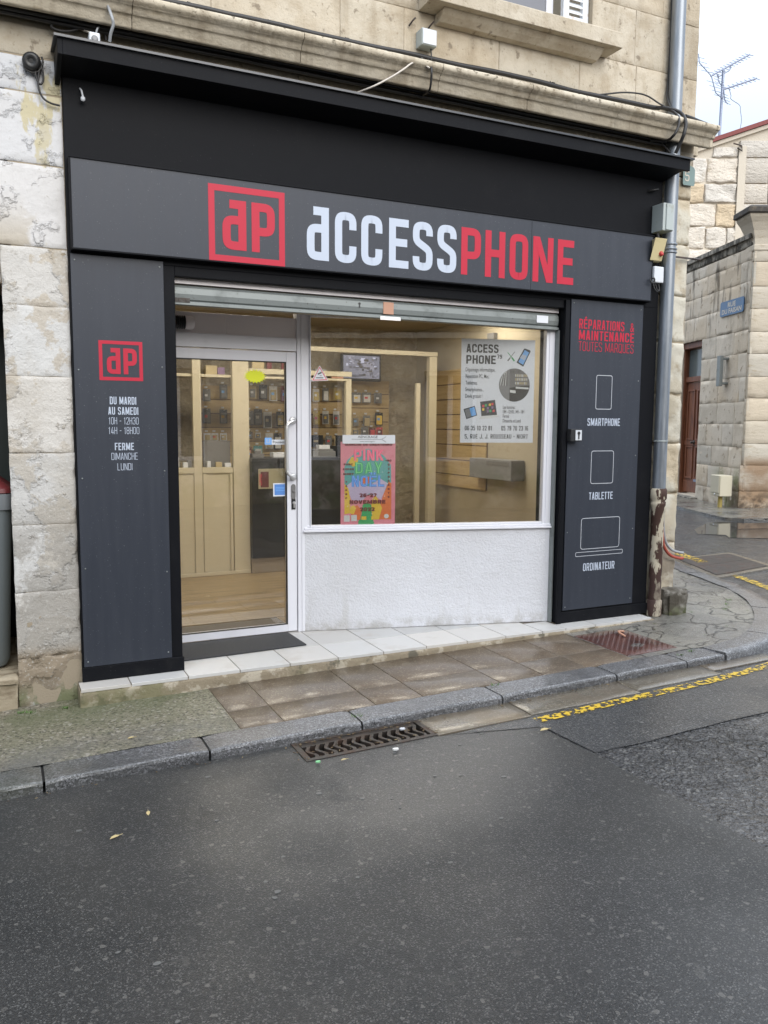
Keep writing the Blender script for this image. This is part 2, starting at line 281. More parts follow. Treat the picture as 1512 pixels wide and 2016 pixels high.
M['rubble'] = mat('rubble', (.58, .53, .46), .92, tint=True, layers=[
    ('noise', 5, .58, .72, (.40, .32, .21), {'fac': .6}), ('noise', 22, .60, .70, (.25, .20, .14), {'fac': .7})],
    bumps=[('noise', 9, .05, {'detail': 6, 'stretch': (1, 1, 2)}), ('noise', 60, .008)])
M['rubble_mortar'] = mat('rubble_mortar', (.56, .50, .41), .95, bumps=[('noise', 20, .01)])
M['far_stone'] = mat('far_stone', (.53, .465, .375), .9, tint=True, layers=[
    ('noise', 1.4, .42, .62, (.60, .54, .455), {'fac': .8}), ('noise', 2.2, .52, .66, (.10, .085, .065), {'fac': .85, 'stretch': (2.5, 2.5, .55), 'where': (('Z', 2.6, 4.3),)}),
    ('noise', 8, .58, .68, (.25, .19, .13), {'fac': .7}), ('noise', 2.5, .42, .56, (.15, .17, .06), {'fac': .8, 'where': (('Z', 1.1, .7), ('Y', 6.1, 5.6))}),
    ('noise', 2, .4, .6, (.16, .11, .07), {'fac': .7, 'where': (('Z', .9, .4),)})],
    bumps=[('noise', 8, .010, {'detail': 9}), ('noise', 70, .005)])
M['pier_stone'] = mat('pier_stone', (.49, .44, .36), .9, tint=True, layers=[
    ('noise', 6, .55, .7, (.36, .29, .20), {'fac': .6, 'stretch': (1, 1, 3)}),
    ('noise', 1.5, .3, .6, (.24, .145, .075), {'fac': .85, 'where': (('Z', 1.25, 1.05),)}), ('noise', 7, .4, .6, (.05, .035, .025), {'fac': .8, 'where': (('Z', .75, .35),)})],
    bumps=[('noise', 7, .008, {'detail': 6, 'stretch': (1, 1, 4)}), ('noise', 70, .005)])
M['coping'] = mat('coping_stone', (.30, .28, .24), .9, layers=[('noise', 7, .42, .58, (.07, .065, .055), {'detail': 8, 'stretch': (1, 1, .5)})], bumps=[('noise', 20, .015)])
M['black_stone'] = mat('black_crust', (.05, .045, .04), .85, layers=[('noise', 9, .5, .7, (.16, .13, .09), {'fac': .6})], bumps=[('noise', 15, .02)])
M['roof_red'] = mat('roof_edge_red', (.19, .045, .04), .7, bumps=[('noise', 20, .01)])
M['antenna'] = mat('antenna_metal', (.22, .25, .33), .4, metal=.5)
M['yellow_paint'] = cutout_mat('yellow_paint', (.58, .39, .03), .5, 30, .47, .54, bumps=[('noise', 60, .004)])
M['yellow_post'] = mat('yellow_post', (.42, .33, .10), .6)
M['cream_box'] = mat('cream_box', (.52, .48, .37), .6)
M['inner_wall'] = mat('inner_wall', (.45, .39, .28), .85, layers=[('noise', 1.5, .4, .65, (.39, .335, .235), {'fac': .7})], bumps=[('noise', 20, .002)])
M['inner_ceiling'] = mat('inner_ceiling', (.40, .34, .23), .9)
M['inner_stone'] = mat('inner_stone', (.44, .375, .26), .9, layers=[('noise', 3, .45, .6, (.33, .27, .18), {'detail': 8}), ('noise', 12, .45, .65, (.52, .45, .33), {'detail': 8})],
    bumps=[('noise', 5, .07, {'detail': 8, 'stretch': (.6, 1, 1.4)}), ('noise', 14, .03, {'detail': 6})])
M['laminate'] = mat('laminate', (.34, .25, .13), .4, layers=[('noise', 7, .38, .66, (.22, .155, .08), {'stretch': (.35, 5, 1), 'detail': 6})])
M['cream_board'] = mat('cream_board', (.60, .535, .39), .55)
M['counter_black'] = mat('counter_black', (.012, .012, .013), .35)
M['kick'] = mat('kick_board', (.26, .21, .15), .5)
M['slat_wood'] = mat('slat_wood', (.52, .38, .18), .55, layers=[('noise', 8, .4, .7, (.44, .31, .14), {'stretch': (.4, .4, 5)})])
M['slat_dark'] = mat('slat_groove', (.14, .075, .035), .7)
M['screen'] = mat('tv_screen', (.03, .03, .04), .2, emit=(.42, .42, .52, .35), layers=[('noise', 8, .5, .56, (.2, .2, .25))])
M['plastic_black'] = mat('plastic_black', (.02, .02, .021), .4)
M['plastic_grey'] = mat('plastic_grey', (.16, .155, .15), .5)
M['paper'] = mat('paper_white', (.74, .76, .80), .5)
M['ink'] = mat('ink_dark', (.045, .048, .052), .6)
M['louvre'] = mat('shutter_paint', (.62, .64, .66), .55, layers=[('noise', 25, .6, .66, (.45, .36, .30), {'fac': .7})])
M['blind'] = mat('roller_blind', (.16, .165, .185), .6)
M['glass'] = glass_mat('pane_glass', (.95, .95, .94), .11)
M['lamp'] = mat('lamp_diffuser', (.8, .8, .8), .5, emit=(1, .93, .80, 8.6))
M['leaf'] = mat('dead_leaf', (.50, .40, .20), .7)
M['gum'] = mat('gum_grey', (.115, .115, .11), .6)
for nm, c in dict(pink=(.80, .28, .34), teal=(.13, .42, .40), green=(.07, .40, .14), blue=(.10, .25, .62), orange=(.80, .20, .06), yellow=(.82, .55, .06), lilac=(.60, .50, .68), red=(.70, .07, .08), hotpink=(.82, .12, .22), maroon=(.16, .03, .03), neon=(.75, .80, .01), sky=(.18, .42, .80), gold=(.55, .42, .10), tan=(.50, .40, .22), white=(.7, .7, .68), purple=(.25, .16, .28), aqua=(.07, .28, .30), grey=(.22, .22, .22), black=(.02, .02, .02), lime=(.24, .62, .30), azure=(.20, .42, .80), salmon=(.50, .27, .18)).items():
    M['c_'+nm] = mat('print_'+nm, c, .5)
# ---------------------------------------------------------------- mesh helpers
WL = {}
def V3(*a): return Vector(a)
class MB:
    def __init__(s): s.v = []; s.f = []; s.t = []; s.m = []; s.sm = []; s.tint = (1, 1, 1); s.mi = 0; s.smooth = False
    def add(s, vs, fs):
        b = len(s.v); s.v += [Vector(x) for x in vs]
        for f in fs: s.f.append([b+i for i in f]); s.t.append(s.tint); s.m.append(s.mi); s.sm.append(s.smooth)
        return s
    def hexa(s, p):   # p: 4 bottom ccw, 4 top ccw
        return s.add(p, [(3, 2, 1, 0), (4, 5, 6, 7), (0, 1, 5, 4), (1, 2, 6, 5), (2, 3, 7, 6), (3, 0, 4, 7)])
    def box(s, x0, x1, y0, y1, z0, z1):
        return s.hexa([(x0, y0, z0), (x1, y0, z0), (x1, y1, z0), (x0, y1, z0), (x0, y0, z1), (x1, y0, z1), (x1, y1, z1), (x0, y1, z1)])
    def obox(s, o, U, Vv, Nn, u0, u1, v0, v1, n0, n1):
        P = lambda a, b, c: o+U*a+Vv*b+Nn*c
        return s.hexa([P(u0, v0, n1), P(u1, v0, n1), P(u1, v0, n0), P(u0, v0, n0), P(u0, v1, n1), P(u1, v1, n1), P(u1, v1, n0), P(u0, v1, n0)])
    def quad(s, a, b, c, d): return s.add([a, b, c, d], [(0, 1, 2, 3)])
    def tube(s, pts, r, n=8, cap=True, closed=False):
        pts = [Vector(p) for p in pts]; k = len(pts); rs = r if isinstance(r, (list, tuple)) else [r]*k
        t0 = (pts[1]-pts[0]).normalized(); a = t0.orthogonal().normalized(); vs = []
        for i, p in enumerate(pts):
            if closed: t = pts[(i+1) % k]-pts[i-1]
            else: t = pts[min(i+1, k-1)]-pts[max(i-1, 0)]
            t.normalize(); a = (a-t*a.dot(t)).normalized(); b = t.cross(a)
            vs += [p+(a*math.cos(2*math.pi*j/n)+b*math.sin(2*math.pi*j/n))*rs[i] for j in range(n)]
        fs = []
        for i in range(k if closed else k-1):
            i2 = (i+1) % k
            for j in range(n): fs.append((i*n+j, i*n+(j+1) % n, i2*n+(j+1) % n, i2*n+j))
        old = s.smooth; s.smooth = True; s.add(vs, fs); s.smooth = old
        if cap and not closed:
            s.add(vs[:n], [tuple(reversed(range(n)))]); s.add(vs[-n:], [tuple(range(n))])
        return s
    def cyl(s, p0, p1, r, n=20): return s.tube([p0, p1], r, n)
    def prism(s, pts, d):   # planar polygon pushed along d
        pts = [Vector(p) for p in pts]; d = Vector(d); k = len(pts)
        nn = sum(((pts[i]-pts[0]).cross(pts[(i+1) % k]-pts[0]) for i in range(1, k)), Vector())
        if nn.dot(d) > 0: pts.reverse()
        vs = pts+[p+d for p in pts]
        return s.add(vs, [tuple(range(k)), tuple(reversed(range(k, 2*k)))]+[(i, i+k, (i+1) % k+k, (i+1) % k) for i in range(k)])
    def lathe(s, o, axis, prof, n=24):   # prof: (radius, along)
        axis = Vector(axis).normalized(); a = axis.orthogonal().normalized(); b = axis.cross(a); vs = []
        for r, h in prof: vs += [Vector(o)+axis*h+(a*math.cos(2*math.pi*j/n)+b*math.sin(2*math.pi*j/n))*r for j in range(n)]
        k = len(prof); fs = [(i*n+j, i*n+(j+1) % n, (i+1)*n+(j+1) % n, (i+1)*n+j) for i in range(k-1) for j in range(n)]
        s.smooth = True; s.add(vs, fs); s.smooth = False
        s.add(vs[:n], [tuple(reversed(range(n)))]); s.add(vs[-n:], [tuple(range(n))]); return s
    def block(s, o, U, Vv, Nn, u0, u1, v0, v1, depth=.03, r=.008, step=.04, rough=.003, ns=9, tint=None, seed=0, bulge=0):
        """a dressed stone: its face is a fine uneven grid with worn edges, its sides run back by depth"""
        if tint: s.tint = tint
        nu = max(2, int((u1-u0)/step)); nv = max(2, int((v1-v0)/step)); e = min(r*.9, (u1-u0)/6, (v1-v0)/6)
        us = [u0, u0+e*.4, u0+e]+[u0+e+(u1-u0-2*e)*i/nu for i in range(1, nu)]+[u1-e, u1-e*.4, u1]
        vv = [v0, v0+e*.4, v0+e]+[v0+e+(v1-v0-2*e)*i/nv for i in range(1, nv)]+[v1-e, v1-e*.4, v1]
        vs = []; off = Vector((seed*3.7, seed*1.3, 0))
        for b in vv:
            for a in us:
                p = o+U*a+Vv*b; d = min(a-u0, u1-a, b-v0, v1-b)
                k = max(0, 1-d/e) if e > 0 else 0
                h = rough*noise.noise((p+off)*ns)*2+rough*.8*noise.noise((p+off)*ns*3.1)
                wob = rough*1.2*noise.noise((p+off)*ns*1.7+Vector((9, 0, 0)))
                if bulge: h += bulge*min(1, d/.08)
                vs.append(p+Nn*(h-r*k*k)+(U+Vv)*wob*(1 if k > 0 else 0))
        W_ = len(us); H_ = len(vv); fs = [(j*W_+i, j*W_+i+1, (j+1)*W_+i+1, (j+1)*W_+i) for j in range(H_-1) for i in range(W_-1)]
        s.smooth = True; s.add(vs, fs); s.smooth = False
        ring = [i for i in range(W_)]+[j*W_+W_-1 for j in range(1, H_)]+[(H_-1)*W_+i for i in range(W_-2, -1, -1)]+[j*W_ for j in range(H_-2, 0, -1)]
        rv = [vs[i] for i in ring]; k = len(rv); bk = [p-Nn*(depth+((p-o).dot(Nn))) for p in rv]
        s.add(rv+bk, [(i, i+k, (i+1) % k+k, (i+1) % k) for i in range(k)])
        return s
    def build(s, name, m, parent=None, bevel=0, origin=None, seg=2, **props):
        if parent is not None: off = WL[parent]
        elif origin is not None: off = Vector(origin)
        else:
            xs = [p.x for p in s.v]; ys = [p.y for p in s.v]; zs = [p.z for p in s.v]
            off = Vector(((min(xs)+max(xs))/2, (min(ys)+max(ys))/2, min(zs)))
        me = bpy.data.meshes.new(name); me.from_pydata([p-off for p in s.v], [], s.f)
        ms = m if isinstance(m, (list, tuple)) else [m]
        for q in ms: me.materials.append(M[q] if isinstance(q, str) else q)
        if len(ms) > 1: me.polygons.foreach_set('material_index', s.m)
        me.polygons.foreach_set('use_smooth', s.sm)
        if any(t != (1, 1, 1) for t in s.t) or any(n.type == 'ATTRIBUTE' for q in me.materials for n in q.node_tree.nodes):
            at_ = me.color_attributes.new('tint', 'FLOAT_COLOR', 'CORNER'); d = []
            for p, t in zip(me.polygons, s.t): d += [*t, 1.0]*p.loop_total
            at_.data.foreach_set('color', d)
        me.update()
        o = bpy.data.objects.new(name, me); COL.objects.link(o)
        if parent is not None: o.parent = parent; WL[o] = WL[parent]
        else: o.location = off; WL[o] = off
        if bevel:
            b = o.modifiers.new('bevel', 'BEVEL'); b.width = bevel; b.segments = seg; b.limit_method = 'ANGLE'; b.angle_limit = .6
        tag(o, **props); return o
def tag(o, label=None, cat=None, group=None, kind=None):
    if label: o['label'] = label
    if cat: o['category'] = cat
    if group: o['group'] = group
    if kind: o['kind'] = kind
    return o
def thing(name, loc, label, cat, group=None):
    o = bpy.data.objects.new(name, None); o.empty_display_size = .1; COL.objects.link(o); o.location = loc; WL[o] = Vector(loc)
    return tag(o, label, cat, group)
def copy_thing(o, loc, label=None):
    c = o.copy(); COL.objects.link(c); c.location = loc
    if label: c['label'] = label
    for ch in o.children:
        d = ch.copy(); COL.objects.link(d); d.parent = c
        for g in ch.children:
            e = g.copy(); COL.objects.link(e); e.parent = d
    return c
X, Y, Z = Vector((1, 0, 0)), Vector((0, 1, 0)), Vector((0, 0, 1))
def jt(a=.1, warm=.05, base=1.0):
    k = base+random.uniform(-a, a); w = random.uniform(-warm, warm); return (k*(1+w), k, k*(1-w*1.3))
# ---------------------------------------------------------------- lettering
def fillet(path):
    out = []
    for i, p in enumerate(path):
        x, y = p[0], p[1]; r = p[2] if len(p) > 2 else 0
        if r and 0 < i < len(path)-1:
            a = Vector(path[i-1][:2])-Vector((x, y)); b = Vector(path[i+1][:2])-Vector((x, y)); c = Vector((x, y))
            la, lb = a.length, b.length; a.normalize(); b.normalize(); r = min(r, la*.98, lb*.98)
            s_, e_ = c+a*r, c+b*r
            for k in range(8):
                t = k/7; q = (s_*(1-t)+c*t)*(1-t)+(c*(1-t)+e_*t)*t
                # quadratic pulled out towards a circular arc
                out.append((q+(c-q)*.17*math.sin(math.pi*t)))
        else: out.append(Vector((x, y)))
    return out
def stroke(path, t, closed=False):
    P = fillet(path) if not closed else fillet(path+[path[0], path[1]])[1:]
    if closed:
        P = fillet([path[-1]]+path+[path[0]])[1:-1]
    n = len(P); A = []; B = []
    for i in range(n):
        pa = P[i-1] if (i > 0 or closed) else None; pb = P[(i+1) % n] if (i < n-1 or closed) else None
        d1 = (P[i]-pa) if pa is not None else None; d2 = (pb-P[i]) if pb is not None else None
        if d1 is not None and d1.length < 1e-7: d1 = None
        if d2 is not None and d2.length < 1e-7: d2 = None
        if d1 is None or d2 is None:
            d = (d1 or d2).normalized(); nrm = Vector((-d.y, d.x))
            if abs(d.y) > abs(d.x)*.9 and (abs(P[i].y) < 1e-4 or abs(P[i].y-1) < 1e-4): o = Vector((-1 if d.y > 0 else 1, 0))*(t/2/abs(d.y))
            else: o = nrm*t/2
        else:
            d1 = d1.normalized(); d2 = d2.normalized(); n1 = Vector((-d1.y, d1.x)); n2 = Vector((-d2.y, d2.x)); m = (n1+n2)
            m = m.normalized() if m.length > 1e-6 else n1; o = m*(t/2/max(.35, m.dot(n1)))
        A.append(P[i]+o); B.append(P[i]-o)
    return [(B[i], B[(i+1) % n], A[(i+1) % n], A[i]) for i in range(n if closed else n-1)]
def glyph(ch, W, t):
    """centre-line strokes of one condensed letter, 1 high"""
    l, r, b, T = t/2, W-t/2, t/2, 1-t/2; R = (W-t)*.5; m = .52
    up = ch
    S_ = []
    def s(*p, c=False): S_.append((list(p), c))
    if ch in 'ÉÈËÊ': s((l, 0), (l, 1)); s((l+t/2, T), (W, T)); s((l+t/2, m), (W*.93, m)); s((l+t/2, b), (W, b))
    if ch in 'ÉÊ': s((W*.35, 1.06), (W*.75, 1.24))
    if ch == 'Ë': s((W*.28, 1.08), (W*.28, 1.08+t)); s((W*.72, 1.08), (W*.72, 1.08+t))
    if ch == 'A': s((l, 0), (W/2-t*.16, 1)); s((r, 0), (W/2+t*.16, 1)); s((l+t*.5, .27), (r-t*.5, .27))
    if ch == 'ə': s((W*.30, T), (r, T)); s((r, 0), (r, 1)); s((r, .60), (l, .60, R), (l, b, R), (r, b))
    if ch == 'B': s((l, 0), (l, 1)); s((l, T), (r, T, R), (r, m, R), (l, m)); s((l, m), (r, m, R), (r, b, R), (l, b))
    if ch == 'C': s((r, .66), (r, T, R), (l, T, R), (l, b, R), (r, b, R), (r, .34))
    if ch == 'D': s((l, 0), (l, 1)); s((l, T), (r, T, R), (r, b, R), (l, b))
    if ch == 'E': s((l, 0), (l, 1)); s((l, T), (W, T)); s((l, m), (W*.93, m)); s((l, b), (W, b))
    if ch == 'F': s((l, 0), (l, 1)); s((l, T), (W, T)); s((l, m), (W*.9, m))
    if ch == 'G': s((r, .68), (r, T, R), (l, T, R), (l, b, R), (r, b, R), (r, .5), (W*.5, .5))
    if ch == 'H': s((l, 0), (l, 1)); s((r, 0), (r, 1)); s((l, m), (r, m))
    if ch in 'I|': s((l, 0), (l, 1))
    if ch == 'J': s((r, 1), (r, b, R), (l, b, R), (l, .3))
    if ch == 'K': s((l, 0), (l, 1)); s((l, .38), (r, 1)); s((l+(r-l)*.35, .58), (r, 0))
    if ch == 'L': s((l, 0), (l, 1)); s((l, b), (W, b))
    if ch == 'M': s((l, 0), (l, 1)); s((r, 0), (r, 1)); s((l+t*.1, 1), (W/2, .12)); s((r-t*.1, 1), (W/2, .12))
    if ch == 'N': s((l, 0), (l, 1)); s((r, 0), (r, 1)); s((l+t*.1, 1), (r-t*.1, 0))
    if ch in 'O0Q': s((W/2, T), (l, T, R), (l, b, R), (r, b, R), (r, T, R), c=True)
    if ch == 'Q': s((W*.55, .18), (W*.95, -.05))
    if ch == 'P': s((l, 0), (l, 1)); s((l, T), (r, T, R), (r, .42, R), (l, .42))
    if ch == 'R': s((l, 0), (l, 1)); s((l, T), (r, T, R), (r, .46, R), (l, .46)); s((W*.55, .46), (r, 0))
    if ch == 'S': s((r, .72), (r, T, R), (l, T, R), (l, .60, R*.7), (r, .42, R*.7), (r, b, R), (l, b, R), (l, .28))
    if ch == 'T': s((0, T), (W, T)); s((W/2, 0), (W/2, T))
    if ch == 'U': s((l, 1), (l, b, R), (r, b, R), (r, 1))
    if ch == 'V': s((l, 1), (W/2-t*.1, 0)); s((r, 1), (W/2+t*.1, 0))
    if ch == 'W': s((l, 1), (W*.3, 0)); s((W*.3, 0), (W/2, .9)); s((W/2, .9), (W*.7, 0)); s((W*.7, 0), (r, 1))
    if ch == 'X': s((l, 0), (r, 1)); s((l, 1), (r, 0))
    if ch == 'Y': s((l, 1), (W/2, .42)); s((r, 1), (W/2, .42)); s((W/2, 0), (W/2, .5))
    if ch == 'Z': s((0, T), (r, T)); s((r, T), (l, b)); s((l, b), (W, b))
    if ch == '1': s((W*.62, 0), (W*.62, 1)); s((W*.15, .80), (W*.55, .86))
    if ch == '2': s((l, .7), (l, T, R), (r, T, R), (r, .55, R*.5), (l, b+.02)); s((l, b), (W, b))
    if ch == '3': s((l, .75), (l, T, R), (r, T, R), (r, m, R*.8), (W*.4, m)); s((W*.4, m), (r, m, R*.8), (r, b, R), (l, b, R), (l, .26))
    if ch == '4': s((W*.6, 1), (l, .26)); s((0, .22), (W, .22)); s((W*.7, 0), (W*.7, .6))
    if ch == '5': s((W*.95, T), (l, T), (l, .55)); s((l, .55), (r, .6, R), (r, b, R), (l, b, R), (l, .25))
    if ch == '6': s((r, .75), (r, T, R), (l, T, R), (l, b, R), (r, b, R), (r, .56, R), (l, .5))
    if ch == '7': s((0, T), (r, T)); s((r, T), (W*.35, 0))
    if ch == '8': s((W/2, T), (l, T, R), (l, m, R), (r, m, R), (r, T, R), c=True); s((W/2, m), (l, m, R), (l, b, R), (r, b, R), (r, m, R), c=True)
    if ch == '9': s((l, .25), (l, b, R), (r, b, R), (r, T, R), (l, T, R), (l, .44, R), (r, .5))
    if ch == '&': s((r*.9, .80), (r*.9, T, R), (l, T, R), (l, m, R*.6), (W, m)); s((r*.75, m), (l, m, R*.6), (l, b, R), (r*.9, b, R), (r*.9, m))
    if ch == '-': s((0, .48), (W, .48))
    if ch == '+': s((0, .48), (W, .48)); s((W/2, .2), (W/2, .76))
    if ch in '.,': s((l, 0), (l, t))
    if ch == ',': s((l, 0), (l-t*.5, -t*.9))
    if ch == "'": s((l, 1), (l, .75))
    if ch == ':': s((l, 0), (l, t)); s((l, .5), (l, .5+t))
    if ch == '!': s((l, .3), (l, 1)); s((l, 0), (l, t))
    return S_
def text_width(txt, h, W, t, gap):
    return sum((cw(c, W, t)+gap)*h for c in txt)-gap*h
def cw(c, W, t):
    if c == ' ': return W*.45
    if c in "I.,:!'|": return t*1.05
    if c in 'MW': return W*1.35
    if c in 'EFLT': return W*.90
    if c == '1': return W*.72
    if c == '-': return W*.62
    if c == '+': return W*.9
    return W
def letters(mb, txt, o, U, Vv, Nn, h, W=.42, t=.15, gap=.10, width=None, center=False, lift=.0012, thick=0):
    """write txt in strokes on the plane at o; each stroke lies a hair in front of the one before"""
    k = 1.0; tw = text_width(txt, h, W, t, gap)
    if width: k = width/tw; tw = width
    x = -tw/2 if center else 0
    for c in txt:
        w = cw(c, W, t)
        if c != ' ':
            Wd = w*1.25 if c in 'Q' and False else w
            for i, (p, cl) in enumerate(glyph(c, Wd, min(t, w))):
                for j, q in enumerate(stroke(p, t, cl)):
                    mb.add([o+U*(x+a.x*h*k)+Vv*(a.y*h)+Nn*(lift+i*.00025) for a in q], [(0, 1, 2, 3)])
        x += (w+gap)*h*k
def soft_text(mb, txt, o, U, Vv, Nn, h, width=None, lift=.0012, center=False, bold=0.0):
    cu = bpy.data.curves.new('t', 'FONT'); cu.body = txt; cu.size = 1; cu.resolution_u = 3; cu.offset = bold
    ob = bpy.data.objects.new('t', cu); COL.objects.link(ob)
    me = bpy.data.meshes.new_from_object(ob)
    xs = [v.co.x for v in me.vertices]
    if xs:
        x0, x1 = min(xs), max(xs); k = (width/(x1-x0)) if width else h/.72; sh = (x1-x0)*k/2 if center else 0
        mb.add([o+U*((v.co.x-x0)*k-sh)+Vv*(v.co.y*h/.72)+Nn*lift for v in me.vertices], [tuple(p.vertices) for p in me.polygons])
    bpy.data.objects.remove(ob); bpy.data.curves.remove(cu); bpy.data.meshes.remove(me)
def rect_frame(mb, o, U, Vv, Nn, u0, u1, v0, v1, t, d=.001):
    mb.obox(o, U, Vv, Nn, u0, u1, v0, v0+t, 0, d); mb.obox(o, U, Vv, Nn, u0, u1, v1-t, v1, 0, d)
    mb.obox(o, U, Vv, Nn, u0, u0+t, v0+t, v1-t, 0, d); mb.obox(o, U, Vv, Nn, u1-t, u1, v0+t, v1-t, 0, d)
def round_outline(mb, o, U, Vv, Nn, u0, u1, v0, v1, r, t, lift=.001):
    for q in stroke([((u0+u1)/2, v1), (u0, v1, r), (u0, v0, r), (u1, v0, r), (u1, v1, r)], t, True):
        mb.add([o+U*a.x+Vv*a.y+Nn*lift for a in q], [(0, 1, 2, 3)])
def poly(mb, pts, o, U, Vv, Nn, lift):
    mb.add([o+U*a+Vv*b+Nn*lift for a, b in pts], [tuple(range(len(pts)))])
def ell(cx, cy, rx, ry, n=28, a0=0, a1=2*math.pi): return [(cx+rx*math.cos(a0+(a1-a0)*i/n), cy+ry*math.sin(a0+(a1-a0)*i/n)) for i in range(n+(0 if abs(a1-a0-2*math.pi) < 1e-6 else 1))]
def wob(pts, amp, seg=6, s=3.0):
    out = []
    for a, b in zip(pts[:-1], pts[1:]):
        a, b = Vector(a), Vector(b)
        for i in range(seg): p = a.lerp(b, i/seg); out.append(p+Vector((noise.noise(p*s), noise.noise(p*s+Vector((5, 0, 0))), noise.noise(p*s+Vector((0, 7, 0)))))*amp)
    return out+[Vector(pts[-1])]
def smooth_path(pts, seg=8):
    P = [Vector(p) for p in pts]; P = [P[0]*2-P[1]]+P+[P[-1]*2-P[-2]]; out = []
    for i in range(1, len(P)-2):
        for k in range(seg):
            t = k/seg; a, b, c, d = P[i-1:i+3]
            out.append(.5*((2*b)+(c-a)*t+(2*a-5*b+4*c-d)*t*t+(3*b-a-3*c+d)*t**3))
    return out+[P[-2]]
# ================================================================ GROUND
def gz(x): return .095+.02*x
GU = Vector((1, 0, .02)); GO = Vector((0, 0, .095)); RD = -.055
def sheet(name, pts, m, dz, kind='structure', **kw):
    b = MB(); b.add([(x, y, gz(x)+dz) for x, y in pts], [tuple(range(len(pts)))])
    return b.build(name, m, kind=kind, **kw)
def sheets(name, rects, m, dz, kind='structure', **kw):
    b = MB()
    for pts in rects: b.add([(x, y, gz(x)+dz) for x, y in pts], [tuple(range(len(pts)))])
    return b.build(name, m, kind=kind, **kw)
def R4(x0, x1, y0, y1): return [(x0, y0), (x1, y0), (x1, y1), (x0, y1)]
HX0, HX1, HY0, HY1 = 1.315, 2.01, -1.285, -1.065
sheets('road', [R4(-60, 90, -60, HY0), R4(-60, HX0, HY0, HY1), R4(HX1, 90, HY0, HY1), R4(-60, 90, HY1, 90)], 'asphalt_old', RD)
def edge(a, b, n, amp, s=4):
    return [(p.x, p.y) for p in wob([(a[0], a[1], 0), (b[0], b[1], 0)], amp, n, s)]
r_ = edge((2.62, -9), (2.60, -1.86), 60, .025)+edge((2.60, -1.86), (2.56, -1.44), 6, .02)
sheets('asphalt_patch', [R4(-30, HX0, -9, HY1), R4(HX0, HX1, -9, HY0), [(HX1, -9)]+r_+[(2.30, -1.36), (HX1, -1.305)]], 'asphalt_new', RD+.004)
sheets('asphalt_strip', [[(2.585, -1.46)]+edge((2.615, -1.85), (8.5, -1.75), 50, .02)+[(8.5, -1.0), (4.6, -1.12)]+edge((4.6, -1.2), (2.05, -1.315), 24, .012)], 'asphalt_strip', RD+.004)
# gutter stones between the kerb and the tar
g = MB(); xs = [2.02, 2.62, 3.42, 4.12, 4.72]
for i, (a, b_) in enumerate(zip(xs[:-1], xs[1:])):
    g.block(GO+V3(0, 0, RD+.011), GU, Y, Z, a+.004, b_-.004, [-1.30, -1.285, -1.25, -1.18][i], -1.062, depth=.03, r=.004, step=.06, rough=.0015, tint=[(1.25, 1.15, 1.0), (.9, .85, .8), (.75, .75, .72), (.85, .8, .75)][i])
g.build('gutter', 'gutter', kind='structure')
# pavement, in its three surfaces
p = MB()
NX, NY = 110, 22
x0, x1, y0, y1 = -3.2, 1.09, -.865, .03
p.smooth = True
p.add([(x0+(x1-x0)*i/NX, y0+(y1-y0)*j/NY, gz(x0+(x1-x0)*i/NX)+.006*noise.noise(V3(i*.12, j*.3, 0))) for j in range(NY+1) for i in range(NX+1)],
      [(j*(NX+1)+i, j*(NX+1)+i+1, (j+1)*(NX+1)+i+1, (j+1)*(NX+1)+i) for j in range(NY) for i in range(NX)])
p.smooth = False
p.add([(-30, y0, gz(-30)), (x0, y0, gz(x0)), (x0, y1, gz(x0)), (-30, y1, gz(-30))], [(0, 1, 2, 3)])
p.build('pavement', 'pave_green', kind='structure')
p = MB(); random.seed(3)
for row, (ya, yb, off) in enumerate([(-.585, -.13, 0), (-.862, -.59, .0)]):
    xx = [1.093, 1.33, 1.87, 2.17, 2.70, 3.02, 3.36, 3.745]
    for i, (a, b_) in enumerate(zip(xx[:-1], xx[1:])):
        sk = .09*(ya+.5)
        p.block(GO, GU, Y, Z, a+.0025, b_-.0025, ya, yb, depth=.02, r=.0015, step=.2, rough=.0004, tint=jt(.12, .04))
p.build('pavement_slabs', 'pave_brown', kind='structure')
sheet('pavement_joints', R4(1.09, 3.75, -.865, .03), 'mortar', -.006)
# the rounded corner of the pavement
outer = smooth_path([(4.36, -1.075, 0), (4.72, -1.02, 0), (5.10, -.86, 0), (5.52, -.56, 0), (5.93, -.12, 0), (6.17, .30, 0), (6.31, .68, 0), (6.45, 1.15, 0), (6.70, 1.8, 0), (7.1, 2.7, 0), (8.6, 6.2, 0), (10.4, 10.5, 0)], 6)
def inner(k=.19):
    o = []
    for i, q in enumerate(outer):
        t = outer[min(i+1, len(outer)-1)]-outer[max(i-1, 0)]; t.normalize(); o.append(q+V3(-t.y, t.x, 0)*k)
    return o
inn = inner()
pc = MB(); ring = [(3.742, -.86), (3.742, .04), (5.0, .04), (5.0, 12.0)]+[(q.x, q.y) for q in reversed(inn)]+[(4.2, -.862)]
